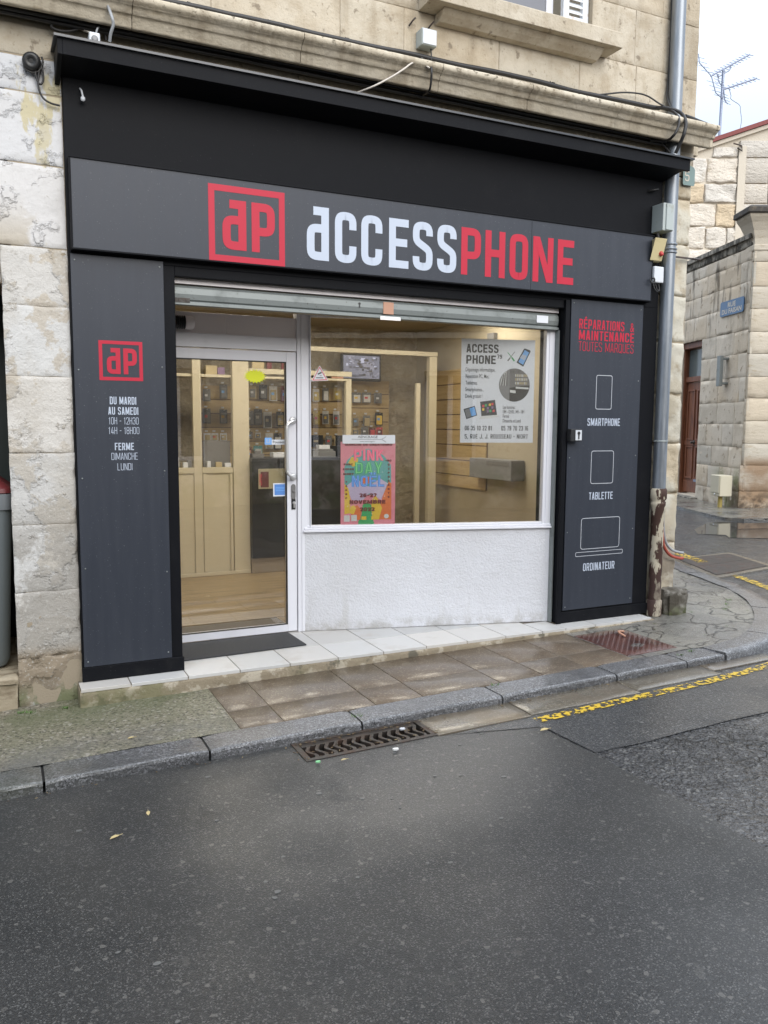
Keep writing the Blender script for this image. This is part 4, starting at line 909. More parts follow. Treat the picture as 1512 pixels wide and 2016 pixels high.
# ---- main sign
sg = thing('fascia_sign', (2.48, -.03, 2.637), 'long grey shop sign reading aCCESSPHONE with a red aP logo', 'shop sign')
b = MB(); b.box(.425, 3.422, -.055, -.001, 2.642, 3.112); b.box(3.4245, 4.525, -.055, -.001, 2.642, 3.112); b.build('panel', 'panel_grey', sg)
b = MB(); b.box(.415, 4.535, -.062, -.001, 3.112, 3.122); b.box(.415, 4.535, -.066, -.001, 2.632, 2.6415); b.box(.415, .4245, -.058, -.001, 2.6415, 3.112); b.box(4.5255, 4.535, -.058, -.001, 2.6415, 3.112)
b.build('edge_trim', 'black_paint', sg, bevel=.0015)
FS = V3(0, -.055, 0); n_ = -Y
def logo(mb, o, x0, x1, z0, z1, t):
    rect_frame(mb, o, X, Z, n_, x0, x1, z0, z1, t, .0012)
    w, h = x1-x0, z1-z0; H = h*.655; zb = z0+h*.165
    Wl = .31*w/H
    for ch, xo in (('ə', x0+w*.175), ('P', x0+w*.555)):
        for i, (p, cl) in enumerate(glyph(ch, Wl, .105*w/H)):
            for q in stroke(p, .105*w/H, cl): mb.add([o+X*(xo+a.x*H)+Z*(zb+a.y*H)+n_*(.0012+i*.0003) for a in q], [(0, 1, 2, 3)])
b = MB(); logo(b, FS, 1.164, 1.625, 2.640+.001, 3.073, .036); b.build('logo', 'red_vinyl', sg)
TT = .158; H = .307
for mm, lst in (('white_vinyl', [('ə', 1.765, 1.91), ('C', 1.95, 2.095), ('C', 2.128, 2.275), ('E', 2.322, 2.462), ('S', 2.493, 2.64), ('S', 2.674, 2.82)]),
                ('red_vinyl', [('P', 2.857, 3.01), ('H', 3.045, 3.205), ('O', 3.242, 3.395), ('N', 3.437, 3.61), ('E', 3.648, 3.79)])):
    for ch, a_, e_ in lst:
        b = MB(); h = H if ch != 'ə' else .318
        for i, (p, cl) in enumerate(glyph(ch, (e_-a_)/h, TT)):
            for q in stroke(p, TT, cl): b.add([FS+X*(a_+k_.x*h)+Z*(2.70+k_.y*h)+n_*(.0012+i*.0003) for k_ in q], [(0, 1, 2, 3)])
        b.build('letter', mm, sg)
# ---- side panels
def rivets(parent, pts, y):
    for (x, z) in pts: b = MB(); b.lathe((x, y, z), (0, -1, 0), [(.0048, 0), (.0048, .0015), (.0025, .003)], 10); b.build('rivet', 'galvanised', parent)
PO = V3(0, -.012, 0)
lp = thing('opening_hours_panel', (.66, -.005, .295), 'tall grey panel left of the door with the red aP logo and opening hours', 'panel')
b = MB(); b.box(.411, .909, -.012, -.001, .295, 2.618); b.build('board', 'panel_grey', lp, bevel=.001)
b = MB(); logo(b, PO, .543, .781, 1.937, 2.158, .019); b.build('logo', 'red_vinyl', lp)
xc = .667
for txt, z, h, w_, bold in [('DU MARDI', 1.815, .043, .145, 1), ('AU SAMEDI', 1.757, .043, .165, 1), ('10H - 12H30', 1.702, .040, .165, 0), ('14H - 18H00', 1.647, .040, .17, 0),
                            ('FERME', 1.555, .042, .105, 1), ('DIMANCHE', 1.500, .040, .145, 0), ('LUNDI', 1.440, .040, .082, 0)]:
    b = MB(); letters(b, txt, PO+X*xc+Z*(z-.012), X, Z, n_, h, W=.42, t=.135 if bold else .07, gap=.11, width=w_, center=True); b.build('text_line', 'white_vinyl', lp)
rivets(lp, [(.432, 2.585), (.888, 2.585), (.434, 1.99), (.890, 2.02), (.434, 1.385), (.890, 1.42), (.434, .87), (.890, .82), (.432, .325), (.888, .33)], -.012)
rp = thing('services_panel', (4.16, -.005, .305), 'tall grey panel right of the window listing smartphone tablette ordinateur', 'panel')
b = MB(); b.box(3.818, 4.498, -.012, -.001, .305, 2.612); b.build('board', 'panel_grey', rp, bevel=.001)
b = MB()
letters(b, 'RÉPARATIONS', PO+X*3.892+Z*2.405, X, Z, n_, .070, W=.42, t=.135, gap=.11, width=.425)
letters(b, 'MAINTENANCE', PO+X*3.892+Z*2.325, X, Z, n_, .070, W=.42, t=.135, gap=.11, width=.522)
soft_text(b, '&', PO+X*4.374+Z*2.405, X, Z*1.5, n_, .047, width=.040)
letters(b, 'TOUTES MARQUES', PO+X*3.892+Z*2.245, X, Z, n_, .068, W=.42, t=.07, gap=.11, width=.522); b.build('headline', 'red_vinyl', rp)
b = MB()
letters(b, 'SMARTPHONE', PO+X*4.152+Z*1.697, X, Z, n_, .056, W=.42, t=.125, gap=.11, width=.31, center=True); b.build('lettering', 'white_vinyl', rp); b = MB()
letters(b, 'TABLETTE', PO+X*4.148+Z*1.140, X, Z, n_, .056, W=.42, t=.125, gap=.11, width=.228, center=True); b.build('lettering', 'white_vinyl', rp); b = MB()
letters(b, 'ORDINATEUR', PO+X*4.152+Z*.595, X, Z, n_, .060, W=.42, t=.125, gap=.11, width=.305, center=True); b.build('lettering', 'white_vinyl', rp)
for nm, q in (('phone_outline', (4.070, 4.218, 1.822, 2.072, .018, .0045)), ('tablet_outline', (4.045, 4.258, 1.262, 1.508, .024, .0045)), ('laptop_screen_outline', (3.970, 4.342, .765, 1.0, .026, .0045)), ('laptop_base_outline', (3.925, 4.380, .712, .742, .010, .004))):
    b = MB(); round_outline(b, PO, X, Z, n_, *q); b.build(nm, 'thin_line', rp)
rivets(rp, [(3.84, 2.585), (4.475, 2.575), (3.84, 2.03), (4.475, 2.04), (3.84, 1.46), (4.475, 1.47), (3.84, .90), (4.475, .90), (3.84, .33), (4.475, .345)], -.012)
# ---- key switch
ks = thing('key_switch', (3.85, -.03, 1.58), 'small black and white key switch box on the left edge of the services panel', 'switch')
b = MB(); b.box(3.80, 3.90, -.075, -.023, 1.582, 1.672); b.build('housing', 'plastic_black', ks, bevel=.004)
b = MB(); b.box(3.838, 3.895, -.079, -.0755, 1.590, 1.664); b.build('face_plate', 'box_white', ks, bevel=.002)
b = MB(); b.lathe((3.866, -.079, 1.643), (0, -1, 0), [(.012, 0), (.012, .004), (.009, .006)], 16); b.box(3.861, 3.871, -.083, -.0795, 1.60, 1.64); b.build('key', 'plastic_black', ks)
# ---- roller shutter, rolled up
rs = thing('roller_shutter', (2.37, .08, 2.39), 'galvanised roller shutter rolled up under the black lintel', 'shutter')
b = MB(); b.box(.982, 3.755, .062, .10, 2.516, 2.530); b.prism([(.982, y, z) for y, z in [(.07, 2.506), (.055, 2.49), (.052, 2.455), (.058, 2.425), (.07, 2.415), (.085, 2.415), (.085, 2.506)]], (2.773, 0, 0)); b.build('slat', 'galvanised', rs)
b = MB(); b.box(.982, 3.755, .048, .082, 2.392, 2.409); b.box(.982, 3.755, .060, .07, 2.409, 2.415); b.build('bottom_bar', 'galvanised', rs, bevel=.002)
b = MB(); b.box(2.31, 2.46, .043, .0475, 2.380, 2.404); b.build('pull_handle', 'steel', rs, bevel=.002)
b = MB(); b.lathe((2.165, .0525, 2.475), (0, -1, 0), [(.008, 0), (.008, .002)], 12); b.box(2.161, 2.169, .050, .0525, 2.45, 2.468); b.build('lock_hole', 'plastic_black', rs)
b = MB(); b.box(2.335, 2.41, .0495, .0515, 2.420, 2.497); b.build('maker_label', 'c_salmon', rs)
b = MB(); b.box(3.56, 3.66, .0495, .0515, 2.435, 2.487); b.build('white_label', 'paper', rs)
b = MB(); b.box(.984, 1.07, .044, .0515, 2.405, 2.43); b.lathe((1.005, .046, 2.418), (0, -1, 0), [(.006, 0), (.005, .006)], 8); b.lathe((1.05, .046, 2.418), (0, -1, 0), [(.006, 0), (.005, .006)], 8); b.build('end_bracket', 'iron_dark', rs)
for x in (1.3, 1.8, 2.6, 3.0, 3.4): pass
# shutter guide beside the window
b = MB(); b.box(3.755, 3.764, .045, .105, .21, 2.39); b.build('guide_rail', 'galvanised', rs)
# ---------------------------------------------------------------- tiled step
random.seed(8)
stp = thing('entrance_step', (2.5, .2, .1), 'long low concrete step topped with white tiles along the shopfront', 'step')
b = MB(); n = 90; vs = []
for i in range(n+1):
    x = .372+(4.605-.372)*i/n
    for j, (y, z) in enumerate([(-.150, gz(x)-.02), (-.146, gz(x)+(.195-gz(x))*.35), (-.143, gz(x)+(.195-gz(x))*.7), (-.136, .193), (-.02, .194)]):
        w = .010*noise.noise(V3(x*7, j*2.0, z*9))+.005*noise.noise(V3(x*31, j*5, 3)); vs.append(V3(x, y-abs(w)*(1 if j < 4 else 0)+.003, z))
b.smooth = True; b.add(vs, [(i*5+j, (i+1)*5+j, (i+1)*5+j+1, i*5+j+1) for i in range(n) for j in range(4)]); b.smooth = False
for i in (0, n): b.add([vs[i*5+j] for j in range(5)]+[V3(vs[i*5].x, -.02, vs[i*5].z)], [(0, 1, 2, 3, 4, 5) if i else (5, 4, 3, 2, 1, 0)])
b.box(.372, 4.60, -.02, 1.07, .05, .194); b.build('riser', 'concrete_rough', stp)
b = MB(); xs = [.375, .65, .978, 1.292, 1.612, 1.937, 2.262, 2.584, 2.905, 3.225, 3.545, 3.755, 4.03, 4.30, 4.585]
for i, (a, c) in enumerate(zip(xs[:-1], xs[1:])):
    if a < .95 or a > 3.5: rr_ = [(-.140, -.002)]
    else: rr_ = [(-.140, .185), (.190, .515), (.520, .85)]
    if 3.5 < a < 3.7: rr_ = [(-.14, .10)]
    if 2.9 < a < 3.5: rr_ = [(-.14, .185), (.19, .35)]
    for (ya, yb) in rr_:
        b.tint = jt(.05, .02) if ya < 0 else jt(.06, .03, .86); d = random.uniform(-.001, .001)
        b.box(a+.003, c-.003, ya, yb, .186, .206+d)
b.build('tiles', 'tile_white', stp, bevel=.0015)
b = MB(); b.box(.378, 3.75, -.134, 1.06, .19, .2025); b.box(3.75, 4.58, -.134, -.003, .19, .2025); b.build('grout', 'grout', stp)
b = MB(); b.prism([(.985, .165, .2085), (1.845, .20, .2085), (1.835, .56, .2085), (.985, .56, .2085)], (0, 0, .009)); b.build('door_mat', 'rubber', label='black rubber mat lying on the white tiles before the glass door', cat='mat', bevel=.002)
# ---------------------------------------------------------------- door
DY = .58
dr = thing('glazed_door', (1.45, DY, .21), 'white framed glass entrance door with a long steel handle', 'door')
b = MB()
b.box(1.843, 1.914, DY, DY+.055, .215, 2.193); b.box(.985, 1.055, DY, DY+.055, .215, 2.193)
b.box(1.055, 1.843, DY+.001, DY+.054, 2.124, 2.193); b.box(1.055, 1.843, DY+.001, DY+.054, .215, .268)
b.build('leaf_frame', 'pvc', dr, bevel=.003)
b = MB(); b.box(1.837, 1.843, DY-.001, DY+.02, .268, 2.124); b.box(1.055, 1.837, DY-.001, DY+.02, 2.118, 2.124); b.box(1.055, 1.837, DY-.001, DY+.02, .268, .272); b.build('gasket', 'gasket', dr)
b = MB(); b.box(1.055, 1.838, DY+.024, DY+.032, .27, 2.12); b.build('pane', 'glass', dr)
hx = 1.824
b = MB(); pth = [(1.888, DY, 1.722), (1.888, DY-.035, 1.722), (1.878, DY-.052, 1.720), (1.86, DY-.058, 1.714), (1.838, DY-.058, 1.70), (1.826, DY-.058, 1.68), (hx, DY-.058, 1.65), (hx, DY-.058, 1.40), (1.826, DY-.058, 1.37), (1.838, DY-.058, 1.348), (1.86, DY-.058, 1.334), (1.878, DY-.052, 1.328), (1.888, DY-.035, 1.326), (1.888, DY, 1.326)]
b.tube(smooth_path(pth, 4), .0125, 12)
for z in (1.722, 1.326): b.lathe((1.888, DY, z), (0, -1, 0), [(.026, 0), (.026, .005), (.016, .008)], 20)
b.build('pull_handle', 'steel', dr)
b = MB(); e = [(1.888+q[0], DY-.001, 1.222+q[1]) for q in [(.017*math.cos(a)*(1), .022*math.sin(a)+(.032 if math.sin(a) >= 0 else -.032)) for a in [i*math.pi/10+.001 for i in range(20)]]]
b.prism(e, (0, -.008, 0)); b.lathe((1.888, DY-.009, 1.225), (0, -1, 0), [(.010, 0), (.010, .006), (.003, .007)], 14); b.build('lock', 'plastic_grey', dr, bevel=.001)
b = MB(); b.box(1.874, 1.904, DY-.004, DY-.0005, 1.095, 1.175); b.build('cylinder_plate', 'plastic_black', dr)
b = MB(); b.lathe((1.891, DY-.004, 1.142), (0, -1, 0), [(.011, 0), (.011, .012), (.008, .014)], 14); b.box(1.887, 1.895, DY-.014, DY-.0045, 1.108, 1.13); b.build('lock_cylinder', 'steel', dr)
# frame round the door, with the blind panel over it
df = thing('door_frame', (1.45, DY, .21), 'white fixed frame with a blank panel above the glass door', 'door frame')
b = MB(); b.box(1.918, 2.012, DY-.012, DY+.06, .207, 2.50); b.box(1.945, 1.985, DY-.018, DY-.0125, .209, 2.50); b.box(.975, .983, DY-.01, DY+.06, .207, 2.50); b.build('post', 'pvc', df, bevel=.003)
b = MB(); b.box(.984, 1.9175, DY-.006, DY+.06, 2.199, 2.29); b.build('head_rail', 'pvc', df, bevel=.003)
b = MB(); b.box(.984, 1.425, DY+.010, DY+.03, 2.291, 2.425); b.box(1.427, 1.9175, DY+.010, DY+.03, 2.291, 2.425); b.build('blank_panel', 'pvc_panel', df)
b = MB(); b.box(.984, 1.9175, DY+.012, DY+.020, 2.426, 2.50); b.build('fanlight', 'glass', df)
fl = thing('vent_hose', (1.03, DY-.04, 2.30), 'black ribbed hose end with a grey collar at the top left of the door', 'hose')
b = MB(); pts = [(1.14-.17*i/60, DY-.05, 2.348) for i in range(61)]; b.tube(pts, [.040+.004*math.sin(i*1.26) for i in range(61)], 18); b.build('ribbed_hose', 'plastic_black', fl)
b = MB(); b.lathe((1.141, DY-.05, 2.348), (1, 0, 0), [(.043, 0), (.043, .045), (.036, .055)], 24); b.build('collar', 'pvc_panel', fl)
# ---- things stuck on the door glass
def on_glass(name, m, pts, label, cat, y=DY+.022):
    b = MB(); cx0 = sum(a for a, c in pts)/len(pts); cz0 = sum(c for a, c in pts)/len(pts); b.add([(cx0, y-.0012, cz0)]+[(a, y-.0012, c) for a, c in pts], [(0, 1+i, 1+(i+1) % len(pts)) for i in range(len(pts))]); b.add([(cx0, y, cz0)]+[(a, y, c) for a, c in pts], [(0, 1+(i+1) % len(pts), 1+i) for i in range(len(pts))]); return b.build(name, m, label=label, cat=cat)
st = []
for i in range(40):
    a = i*2*math.pi/40; r = 1.06 if i % 2 else .76; st.append((1.626+.079*r*math.cos(a), 2.021+.047*r*math.sin(a)))
on_glass('star_sticker', 'c_neon', st, 'neon yellow starburst sticker on the door glass', 'sticker')
ps = thing('push_sticker', (1.76, DY+.02, 1.55), 'blue and white Poussez sticker on the door glass behind the handle', 'sticker')
b = MB(); b.box(1.690, 1.740, DY+.0205, DY+.022, 1.553, 1.602); b.build('blue_square', 'c_azure', ps)
b = MB(); b.box(1.741, 1.836, DY+.0205, DY+.022, 1.553, 1.588); b.build('white_strip', 'paper', ps)
b = MB(); soft_text(b, 'Poussez', V3(1.748, DY+.0203, 1.563), X, Z, -Y, .018, width=.086, bold=.012); b.build('word', 'ink', ps)
b = MB(); b.box(1.702, 1.708, DY+.019, DY+.0203, 1.565, 1.592); b.box(1.708, 1.718, DY+.019, DY+.0203, 1.565, 1.570); b.box(1.722, 1.728, DY+.019, DY+.0203, 1.565, 1.592); b.build('symbol', 'white_vinyl', ps)
bs = thing('blue_sticker', (1.79, DY+.02, 1.19), 'square blue card payment sticker with white border low on the door glass', 'sticker')
b = MB(); b.box(1.748, 1.836, DY+.0205, DY+.022, 1.19, 1.283); b.build('border', 'paper', bs)
b = MB(); b.box(1.757, 1.834, DY+.019, DY+.0204, 1.199, 1.275); b.build('blue_field', 'c_blue', bs)
b = MB()
for z in (1.228, 1.240, 1.250): b.box(1.765, 1.83, DY+.018, DY+.0189, z, z+.004)
b.build('white_lines', 'c_sky', bs)
fr = thing('notice_holder', (1.74, DY+.04, 1.24), 'clear notice holder with a dark red picture inside the door glass', 'notice')
b = MB(); b.box(1.646, 1.836, DY+.034, DY+.037, 1.245, 1.385); b.build('sheet', 'c_tan', fr)
b = MB(); b.box(1.662, 1.72, DY+.0325, DY+.0338, 1.255, 1.365); b.build('picture', 'c_maroon', fr)
b = MB(); soft_text(b, 'OFFRE', V3(1.67, DY+.0322, 1.27), Z, -X, -Y, .02, width=.08); b.build('lettering', 'c_red', fr)
# ---------------------------------------------------------------- window on its slanting wall
WO = V3(1.957, .577, 0); WU = V3(.967, -.255, 0).normalized(); WN = WU.cross(Z)
WC = WN.dot(WO)
def wpx(px, py):
    p = atp(px, py, WN, WC); return (p-WO).dot(WU), p.z
def WP(s, z, n=0): return WO+WU*s+Z*z+WN*n
dw = thing('display_window', tuple(WP(.95, .93)), 'large white framed display window above the white stucco wall', 'window')
b = MB()
b.obox(WO, WU, Z, WN, .055, .062, .945, 2.50, -.03, .012)
b.obox(WO, WU, Z, WN, 1.800, 1.872, .945, 2.50, -.05, .012); b.obox(WO, WU, Z, WN, 1.822, 1.848, .96, 2.50, .0125, .018)
b.obox(WO, WU, Z, WN, .02, 1.80, .962, .975, -.05, .006); b.obox(WO, WU, Z, WN, .062, 1.80, 2.44, 2.50, -.05, .006)
b.build('frame', 'pvc', dw, bevel=.002)
b = MB(); b.obox(WO, WU, Z, WN, .004, 1.885, .93, .945, -.05, .034); b.obox(WO, WU, Z, WN, .01, 1.88, .9455, .961, -.05, .022); b.build('sill', 'pvc', dw, bevel=.003)
b = MB(); b.obox(WO, WU, Z, WN, .062, 1.80, .975, 2.44, -.028, -.020); b.build('pane', 'glass', dw)
lw = MB(); lw.obox(WO, WU, Z, WN, .0, 1.90, .207, .93, -.12, .012); lw.build('stucco_wall', 'stucco', label='low white stucco wall below the display window', cat='wall', bevel=.006)
# posters behind the glass
def sheet_on_window(parent, name, m, s0, s1, z0, z1, n): 
    b = MB(); b.obox(WO, WU, Z, WN, s0, s1, z0, z1, n-.0008, n); return b.build(name, m, parent)
GN = -.0305
wpst = thing('white_poster', tuple(WP(1.44, 1.56)), 'white ACCESS PHONE 79 poster in the right of the display window', 'poster')
a0, a1, zb, zt = 1.163, 1.727, 1.568, 2.322
sheet_on_window(wpst, 'sheet', 'paper', a0, a1, zb, zt, GN)
PWd, PHt = a1-a0, zt-zb
PB = WP(a0, zb, GN)
def pp(u, v): return (u*PWd, v*PHt)
b = MB()
letters(b, 'ACCESS', PB+WU*.037+Z*.655, WU, Z, WN, .062, W=.58, t=.19, gap=.10, width=.245)
letters(b, 'PHONE', PB+WU*.037+Z*.575, WU, Z, WN, .062, W=.58, t=.19, gap=.10, width=.225)
letters(b, '79', PB+WU*.272+Z*.615, WU, Z, WN, .030, W=.58, t=.19, gap=.10)
b.build('title', 'ink', wpst); b = MB()
letters(b, '5, RUE J. J. ROUSSEAU - NIORT', PB+WU*.034+Z*.030, WU, Z, WN, .032, W=.50, t=.14, gap=.14, width=.49)
letters(b, '06 35 10 22 81', PB+WU*.034+Z*.090, WU, Z, WN, .034, W=.44, t=.14, gap=.12, width=.21)
letters(b, '05 79 70 23 16', PB+WU*.315+Z*.090, WU, Z, WN, .034, W=.44, t=.14, gap=.12, width=.21)
b.build('lettering', 'ink', wpst)
b = MB()
for txt, z, w in [('Dépannage informatique,', .520, .225), ('Réparation PC, Mac,', .472, .18), ('Tablettes,', .424, .09), ('Smartphones...', .376, .14), ('Devis gratuit !', .328, .13)]:
    soft_text(b, txt, PB+WU*.034+Z*z, WU, Z*1.35, WN, .028*.75, width=w, bold=.006)
b.build('services_text', 'ink', wpst); b = MB()
for txt, z, w in [('Les horaires :', .250, .10), ('10H - 12H30, 14H - 18H', .217, .165), ('Fermé:', .184, .05), ('Dimanche et Lundi', .150, .14)]:
    soft_text(b, txt, PB+WU*.325+Z*z, WU, Z*1.35, WN, .026*.75, width=w, bold=.006)
b.build('hours_text', 'ink', wpst)
# pictures on it
b = MB(); circ = ell(.41, .425, .120, .122, 40)
b.mi = 0; poly(b, circ, PB, WU, Z, WN, .0006)
def clip_rect(mb, pts, mi, lift): mb.mi = mi; poly(mb, pts, PB, WU, Z, WN, lift)
clip_rect(b, [(.372, .54), (.41, .547), (.45, .54), (.49, .513), (.515, .485), (.525, .45), (.52, .41), (.372, .41)], 1, .0009)
clip_rect(b, ell(.41, .425, .119, .121, 20, -math.pi*.60, -math.pi*.0)+[(.372, .405)], 2, .0012)
clip_rect(b, [(.30, .42), (.305, .46), (.32, .50), (.35, .53), (.352, .42)], 3, .0010)
for i in range(3): clip_rect(b, [(.303+.02*i, .42), (.318+.02*i, .42), (.330+.012*i, .50+.012*i), (.322+.012*i, .505+.01*i)], 1, .0013)
clip_rect(b, [(.375, .39), (.42, .385), (.42, .365), (.377, .37)], 3, .0016); clip_rect(b, [(.42, .412), (.52, .408), (.522, .395), (.42, .40)], 3, .0016)
random.seed(4)
for i in range(12):
    for j in range(3):
        u, v = .415+i*.008, .43+j*.028; clip_rect(b, [(u, v), (u+.005, v), (u+.005, v+.018), (u, v+.018)], random.choice([3, 4, 4]), .0013)
b.build('round_photo', ['c_grey', 'plastic_grey', 'c_black', 'c_white', 'c_tan'], wpst)
b = MB(); b.mi = 0
poly(b, [(.422, .590), (.475, .560), (.530, .672), (.524, .682), (.484, .694), (.476, .688)], PB, WU, Z, WN, .0006); b.mi = 1
poly(b, [(.436, .594), (.474, .575), (.518, .664), (.484, .682)], PB, WU, Z, WN, .0009); b.mi = 2
poly(b, [(.448, .625), (.484, .606), (.500, .640), (.466, .650)], PB, WU, Z, WN, .0012)
b.build('phone_picture', ['ink', 'c_sky', 'white_vinyl'], wpst)
b = MB(); b.mi = 0
poly(b, [(.022, .245), (.108, .270), (.128, .200), (.045, .172)], PB, WU, Z, WN, .0006); b.mi = 1; poly(b, [(.030, .240), (.104, .262), (.121, .204), (.048, .180)], PB, WU, Z, WN, .0009); b.mi = 2
poly(b, [(.068, .251), (.104, .262), (.121, .204), (.085, .192)], PB, WU, Z, WN, .0012); b.build('tablet_picture', ['ink', 'c_grey', 'c_sky'], wpst)
b = MB(); b.mi = 0
poly(b, [(.148, .300), (.262, .315), (.280, .205), (.160, .195)], PB, WU, Z, WN, .0006); b.mi = 1; poly(b, [(.160, .195), (.280, .205), (.295, .190), (.150, .172), (.145, .178)], PB, WU, Z, WN, .0009)
for i, (u, v, mi) in enumerate([(.165, .26, 4), (.165, .235, 3), (.185, .265, 2), (.20, .245, 5), (.215, .27, 3), (.235, .275, 4), (.235, .25, 5), (.20, .222, 5), (.22, .225, 2), (.245, .225, 4)]):
    b.mi = mi; poly(b, [(u, v), (u+.016, v+.001), (u+.016, v+.018), (u, v+.017)], PB, WU, Z, WN, .0009)
b.build('laptop_picture', ['ink', 'c_white', 'c_green', 'c_yellow', 'c_red', 'c_purple'], wpst)
b = MB(); b.mi = 0; 
for (p_, q_, w_, mi) in [((.352, .662), (.408, .600), .005, 1), ((.408, .668), (.352, .600), .005, 0), ((.405, .600), (.385, .625), .012, 1), ((.355, .602), (.372, .622), .010, 0)]:
    b.mi = mi
    for q in stroke([p_, q_], w_): b.add([PB+WU*a.x+Z*a.y+WN*(.0006+.0003*mi) for a in q], [(0, 1, 2, 3)])
b.build('tools_picture', ['c_grey', 'c_green'], wpst)
# pink market poster
pk = thing('pink_poster', tuple(WP(.475, .965)), 'colourful pink PINK DAY NOEL market poster standing in the window', 'poster')
k0, k1, kz0, kz1 = .277, .678, .972, 1.573
sheet_on_window(pk, 'sheet', 'c_pink', k0, k1, kz0, kz1, GN)
KB = WP(k0, kz0, GN); kw, kh = k1-k0, kz1-kz0
def K(pts, mb, mi, lift): mb.mi = mi; poly(mb, [(u*kw, v*kh) for u, v in pts], KB, WU, Z, WN, lift)
b = MB()
K([(.07, .40), (.07, .70), (.12, .78), (.25, .86), (.5, .92), (.78, .84), (.92, .72), (.93, .40), (.55, .36)], b, 0, .0006)
K([(.14, .75), (.20, .82), (.32, .80), (.30, .72), (.22, .70)], b, 1, .0009)
K([(.10, .47), (.28, .56), (.5, .46), (.72, .56), (.86, .50), (.74, .30), (.52, .38), (.38, .28), (.20, .30)], b, 2, .0010)
K([(.66, .06), (.93, .06), (.93, .50), (.88, .52), (.78, .36)], b, 3, .0012); K([(.56, .28), (.64, .36), (.76, .20), (.70, .06), (.58, .06)], b, 1, .0014)
K([(.07, .13), (.07, .50), (.14, .44), (.18, .30), (.16, .14)], b, 1, .0014)
K([(.32, .0), (.32, .04), (.38, .12), (.40, .24), (.48, .27), (.56, .24), (.57, .12), (.62, .0)], b, 4, .0016)
K([(.18, .06), (.20, .20), (.30, .24), (.38, .18), (.36, .06)], b, 3, .0018); K([(.39, .50), (.57, .50), (.58, .58), (.38, .58)], b, 3, .0013)
K([(.16, .14), (.18, .22), (.24, .24), (.28, .2), (.24, .13)], b, 1, .0019)
for u, v in [(.06, .04), (.19, .045)]: K([(u, v), (u+.105, v), (u+.105, v+.075), (u, v+.075)], b, 5, .0021)
K(ell(.84, .10, .045, .028, 14), b, 5, .0021); K([(.38, .06), (.47, .06), (.47, .10), (.38, .10)], b, 1, .0021); K([(.56, .06), (.66, .06), (.66, .10), (.56, .10)], b, 1, .0021)
random.seed(6)
for i in range(26):
    u, v = random.uniform(.04, .94), random.uniform(.06, .9); K(ell(u, v, .008, .006, 6), b, 5, .0023)
b.build('artwork', ['c_teal', 'c_yellow', 'c_lilac', 'c_orange', 'c_green', 'c_white'], pk)
def neon(txt, u0, u1, v0, v1, m1, m2, nm):
    b = MB()
    for mi, t, lf in ((0, .27, .0026), (1, .085, .0042)):
        b.mi = mi; letters(b, txt, KB+WU*(u0*kw)+Z*(v0*kh), WU, Z, WN, (v1-v0)*kh, W=.62, t=.20, gap=.12, width=(u1-u0)*kw, lift=lf) if mi == 0 else None
        if mi == 1:
            x = 0; H_ = (v1-v0)*kh; tw = text_width(txt, H_, .62, .20, .12); kk = (u1-u0)*kw/tw
            for c in txt:
                w = cw(c, .62, .20)
                for i, (p, cl) in enumerate(glyph(c, w, min(.20, w))):
                    for q in stroke(p, .055, cl): b.add([KB+WU*(u0*kw+x+a.x*H_*kk)+Z*(v0*kh+a.y*H_)+WN*(lf+i*.0002) for a in q], [(0, 1, 2, 3)])
                x += (w+.12)*H_*kk
    b.build(nm, [m1, m2], pk)
neon('PINK', .24, .78, .775, .905, 'c_hotpink', 'c_pink', 'title'); neon('DAY', .26, .76, .62, .755, 'c_green', 'c_lime', 'title'); neon('NOËL', .20, .80, .46, .595, 'c_blue', 'c_azure', 'title')
b = MB()
def kt(txt, u, v, h, w): letters(b, txt, KB+WU*(u*kw)+Z*(v*kh), WU, Z, WN, h*kh, W=.72, t=.25, gap=.12, width=w*kw, lift=.005)
kt('MARCHE DE CREATEURS', .08, .955, .026, .86); kt('PARC', .055, .72, .022, .165); kt('EXPOS', .04, .662, .022, .20); kt('NIORT', .045, .604, .022, .19)
kt('+80', .81, .765, .022, .115)
for i, c in enumerate('EXPOSANTS'): kt(c, .86, .715-.049*i, .022, .035)
for i, c in enumerate('TARIF'): kt(c, .085, .51-.049*i, .020, .035)
kt('26-27', .34, .335, .045, .32); kt('NOVEMBRE', .16, .255, .045, .66); kt('2022', .35, .165, .045, .27)
b.build('lettering', 'c_maroon', pk)
ah = thing('window_card', tuple(WP(.48, 1.56)), 'white AENCRAGE card fixed above the pink poster', 'card')
sheet_on_window(ah, 'card', 'paper', .290, .674, 1.560, 1.622, GN+.0075)
b = MB(); soft_text(b, 'AENCRAGE', WP(.40, 1.600, GN+.0078), WU, Z, WN, .017, width=.145, bold=.003)
b.obox(WO, WU, Z, WN, .355, .585, 1.590, 1.5925, GN+.0078, GN+.0082); soft_text(b, 'www.aencrage.fr', WP(.415, 1.572, GN+.0078), WU, Z, WN, .008, width=.11)
b.tube([WP(.578, 1.597, GN+.0085), WP(.595, 1.601, GN+.0085), WP(.606, 1.612, GN+.0085)], .0012, 5); b.tube([WP(.578, 1.586, GN+.0085), WP(.595, 1.580, GN+.0085), WP(.606, 1.569, GN+.0085)], .0012, 5)
b.build('lettering', 'ink', ah)
